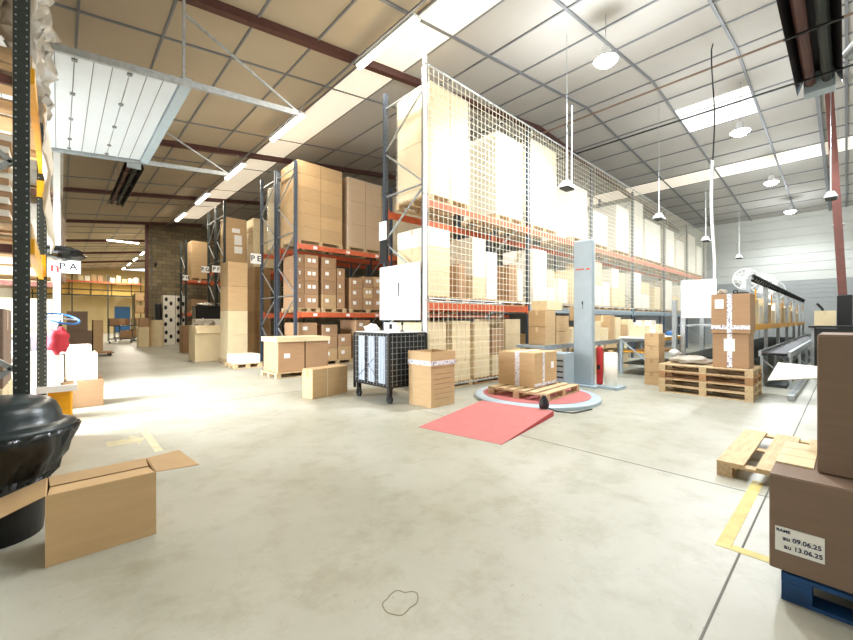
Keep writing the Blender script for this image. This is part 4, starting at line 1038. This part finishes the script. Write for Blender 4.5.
# far left goods
carton(.24,1.0,21.2,22.2,.15,1.05,KT,'large brown carton, lower of the two on the trolley in the far aisle')
carton(.24,.87,21.2,22.2,1.055,1.85,KT,'large brown carton, upper of the two on the trolley in the far aisle')
carton(1.04,1.36,21.2,22.2,.15,1.5,K,'orange tan carton beside the two large ones on the trolley')
t = thing('platform_trolley','low wooden platform trolley under the large brown cartons','trolley',(.9,21.7,0)); MB().box(.2,1.7,21.1,22.3,.11,.149).build('platform',WOODD,t)
for xx in (.3,1.6):
    for yy in (21.2,22.2): MB().tube([(xx-.03,yy,.055),(xx+.03,yy,.055)],.055,12).build('wheel',RUB,t)
def cyl(x,y,r,h,m,label):
    t = thing('paper_roll',label,'paper roll',(x,y,0)); MB().lathe([(r,0),(r,h),(r*.3,h+.001),(r*.28,h-.05)],(x,y,0),28).build('roll',m,t); return t
cyl(4.1,27.0,.36,1.5,KP,'large cream paper roll standing before the block wall')
carton(3.2,3.68,26.5,27.2,0,1.1,KP,'cream carton left of the large paper roll')
carton(3.25,3.66,26.55,27.15,1.105,1.6,KD,'brown carton stacked beside the large paper roll')
for i,(a,b) in enumerate(((4.58,5.19),(5.22,5.83))):
    for k in range(3):
        t = carton(a,b,28.0,28.7,k*1.0,k*1.0+.995,KW,'white carton printed with black ovals, %s stack, %s layer, by block wall'%(['left','right'][i],ORD[k]),'cartons printed with black ovals',TAPEC)
        q = MB()
        for (u,v) in ((.2,.25),(.65,.5),(.25,.75)):
            q.add([(a+u*.61+.08*math.cos(w_*math.pi/5),27.995,k+v+.13*math.sin(w_*math.pi/5)) for w_ in range(10)]+[(a+u*.61+.08*math.cos(w_*math.pi/5),27.9995,k+v+.13*math.sin(w_*math.pi/5)) for w_ in range(10)],[tuple(range(10))]+[(w_,(w_+1)%10,10+(w_+1)%10,10+w_) for w_ in range(10)])
        q.build('printed_oval',BLK,t)
tag(MB().cbox(4.22,4.52,28.2,28.7,0,2.5,.05).build('black_locker',BLK),'narrow black cabinet between the paper roll and the printed cartons','cabinet')
for k in range(3):
    t = thing('wire_shelf_cart','dark wire cart %s loaded with brown goods in the hall beyond'%['nearest','middle','farthest'][k],'cart',(2.5,33+k*2,0),0,'wire carts in the far hall')
    xx, yy = 2.3+k*.5, 32+k*2.4
    MB().box(xx,xx+1.3,yy,yy+.8,.25,.3).box(xx,xx+1.3,yy,yy+.8,1.1,1.14).build('shelf',STEELD,t)
    for u in (xx+.02,xx+1.24):
        for v in (yy+.02,yy+.74): MB().box(u,u+.04,v,v+.04,.12,1.6).build('post',STEELD,t)
    for u in (xx+.1,xx+1.2):
        for v in (yy+.1,yy+.7): MB().tube([(u-.02,v,.06),(u+.02,v,.06)],.06,10).build('wheel',RUB,t)
    carton(xx+.1,xx+.6,yy+.1,yy+.7,1.145,1.6,KD,'brown carton on the left half of the %s wire cart'%['nearest','middle','farthest'][k])
    carton(xx+.65,xx+1.2,yy+.1,yy+.7,.305,.8,KD,'brown carton on the lower shelf of the %s wire cart'%['nearest','middle','farthest'][k])
t = thing('shelf_unit','tall shelf unit with brown cartons beyond the end of the block wall','shelf',(4.7,36,0))
for z in (.2,1.1,2.0,2.9): MB().box(4.0,5.4,35.5,36.3,z,z+.05).build('shelf',WOODD,t)
for u in (4.0,5.34):
    for v in (35.5,36.24): MB().box(u,u+.06,v,v+.06,0,3.4).build('post',STEELD,t)
for k,z in enumerate((.251,1.151,2.051,2.951)):
    carton(4.1,4.6,35.6,36.2,z,z+.55,K,'carton at the left of the %s shelf in the far shelf unit'%ORD[k],'cartons in the far shelf unit')
    carton(4.7,5.25,35.6,36.2,z,z+.42,KD,'carton at the right of the %s shelf in the far shelf unit'%ORD[k],'cartons in the far shelf unit')
# mezzanine rack in far hall
MRK = thing('mezzanine_rack','orange beamed rack of small goods high in the far hall','pallet rack',(3,57,4.3))
for x in (-2,1,4,7): MB().box(x,x+.1,56.7,56.8,0,6.6).build('upright',STEELD,MRK)
MB().box(-2,7.1,56.66,56.72,5.62,5.78).build('beam',ORG,MRK); MB().box(-2,7.1,56.72,57.2,5.74,5.78).build('shelf',WOODD,MRK)
for i in range(16):
    x = -1.7+i*.54; 
    if any(abs(x+.2-p)<.3 for p in (-2,1,4,7)): continue
    carton(x,x+.42,56.75,57.15,5.785,5.785+R.uniform(.35,.75),[K,KD,KP,KW][i%4],'small carton %d from the left on the orange beamed mezzanine rack'%(i+1),'cartons on the mezzanine rack')
# fire extinguisher-like dark device on block wall
t = thing('wall_alarm','small dark alarm horn on the block wall','alarm',(4.45,29.65,5.0)); MB().tube([(4.45,29.69,5.0),(4.45,29.5,4.98)],.06,12).box(4.38,4.52,29.64,29.699,4.9,5.1).build('horn',BLK,t)
MB().tube([(4.25,29.66,3.4),(4.25,29.66,7.2)],.02,6).build('conduit',GALV,t)

# ---------------------------------------------------------------- foreground left : open carton, bin
t = thing('open_carton','brown open carton with side flaps spread on the floor, left foreground','box',(.22,3.5,0))
x0,x1,y0,y1,h = -.06,.50,3.31,3.70,.43; th=.007
MB().box(x0,x1,y0,y0+th,.008,h).box(x0,x1,y1-th,y1,.008,h).box(x0,x0+th,y0+th,y1-th,.008,h).box(x1-th,x1,y0+th,y1-th,.008,h).box(x0,x1,y0,y1,0,.008).build('box_body', K, t)
MB().poly([(x0+.01,y0+.002,h),(x1-.01,y0+.002,h),(x1-.02,3.5,h-.012),(x0+.02,3.5,h-.012)],.005,(0,0,1)).build('long_flap',K,t)
MB().poly([(x0+.01,y1-.002,h),(x0+.02,3.508,h-.006),(x1-.02,3.508,h-.006),(x1-.01,y1-.002,h)],.005,(0,0,1)).build('long_flap',K,t)
MB().poly([(x1,y0+.01,h),(x1+.26,y0-.03,h-.005),(x1+.22,y1+.05,h-.0),(x1,y1-.01,h)],.005,(0,0,1)).build('side_flap',K,t)
MB().poly([(x0,y0+.01,h),(x0,y1-.01,h),(x0-.26,y1+.0,h-.09),(x0-.27,y0+.0,h-.10)],.005,(0,0,1)).build('side_flap',K,t)
t = thing('waste_bin','domed dark bin lid on a bin lined with a black bag, left foreground','bin',(-.3,4.02,0))
BC = (-.30,4.00,0)
MB().lathe([(.22,0),(.25,.3),(.27,.42)],BC,32).build('bin_body',BLK,t,smooth=True)
MB().lathe([(.26,.38),(.30,.44),(.34,.52),(.37,.60),(.385,.68),(.40,.735)],BC,90,.10,5).build('bin_bag',BAG,t,smooth=True)
MB().lathe([(.385,.72),(.40,.735),(.40,.755),(.345,.775),(.325,.79),(.315,.84),(.29,.90),(.25,.935),(.18,.955),(.01,.96)],BC,48).build('lid',LIDM,t,smooth=True)
pallet(-1.6,-.62,3.3,3.9,0,'dark wooden pallet on the floor behind the open carton flap',m=WOODD,detail=True)

# ---------------------------------------------------------------- foreground right
pallet(2.84,4.5,-.75,.24,0,'blue painted pallet under the labelled carton, right foreground',m=BLUE,along='Y',name='blue_pallet')
t = carton(2.85,3.66,-.70,.29,.15,.66,KT,'large brown carton with a white dated label on the blue pallet',None,None)
t2 = MB().box(2.845,2.8495,.075,.265,.255,.385).build('white_label',LBL,t)
text('RAME',.022,INK,t2,(2.844,.232,.366),RXm); text('au 09.06.25',.032,INK,t2,(2.844,.160,.328),RXm); text('au 13.06.25',.032,INK,t2,(2.844,.155,.285),RXm)
sh = thing('cardboard_sheets','pale cardboard strips lying on the labelled carton behind its front edge','cardboard sheets',(3.3,.2,.66))
for a, b in ((3.09,3.28),(3.285,3.47),(3.475,3.65)): MB().box(a,b,.125,.285,.661,.669).build('strip',KP,sh)
t = carton(3.04,3.66,-.62,.11,.666,1.42,KT,'tall dark brown carton standing on the labelled carton, right edge',None,None)
t = thing('open_carton','half hidden open carton with a long white flap behind the tall brown one','box',(4.0,-.2,.15))
x0,x1,y0,y1,h,z0 = 3.70,4.42,-.66,.06,1.12,.146
MB().box(x0,x1,y0,y0+th,z0,h).box(x0,x1,y1-th,y1,z0,h).box(x0,x0+th,y0,y1,z0,h).box(x1-th,x1,y0,y1,z0,h).box(x0,x1,y0,y1,z0,z0+.008).build('box_body',KT,t)
MB().poly([(x0,y1,h),(x1,y1,h),(x1-.02,y1+.33,h+.02),(x0+.05,y1+.33,h-.06)],.006,(0,0,1)).build('flap',KW,t)
pallet(4.66,6.25,-.22,.86,0,'bare wooden pallet on the floor beside the labelled carton',m=WOOD,along='X',n=4)
sh = thing('cardboard_sheets','loose flat pale cardboard sheets on the bare pallet','cardboard sheets',(5.2,.2,.146))
MB().box(4.70,5.5,-.1,.40,.146,.152).build('sheet',KP,sh); MB().box(4.75,5.8,-.05,.36,.153,.159).build('sheet',KP,sh)

# ---------------------------------------------------------------- light
def area(name, loc, rot, sx, sy, e, col):
    l = bpy.data.lights.new(name,'AREA'); l.shape='RECTANGLE'; l.size=sx; l.size_y=sy; l.energy=e; l.color=col
    o = bpy.data.objects.new(name,l); COL.objects.link(o); o.location=loc; o.rotation_euler=rot; l.spread=math.radians(130); return o
area('daylight_door', (-3.0,8.8,2.7), (0,-math.radians(45),0), 3.6, 4.0, 1150, (.92,.97,1))
W = bpy.data.worlds.new('world'); S.world = W; W.use_nodes = True
W.node_tree.nodes['Background'].inputs[0].default_value = (.85,.92,1,1); W.node_tree.nodes['Background'].inputs[1].default_value = 1.5
vs = S.view_settings; vs.view_transform = 'Standard'; vs.look = 'None'; vs.gamma = 1; vs.use_curve_mapping = False; vs.exposure = 0.57
S.cycles.use_denoising = True
S.cycles.max_bounces = 8; S.cycles.diffuse_bounces = 5
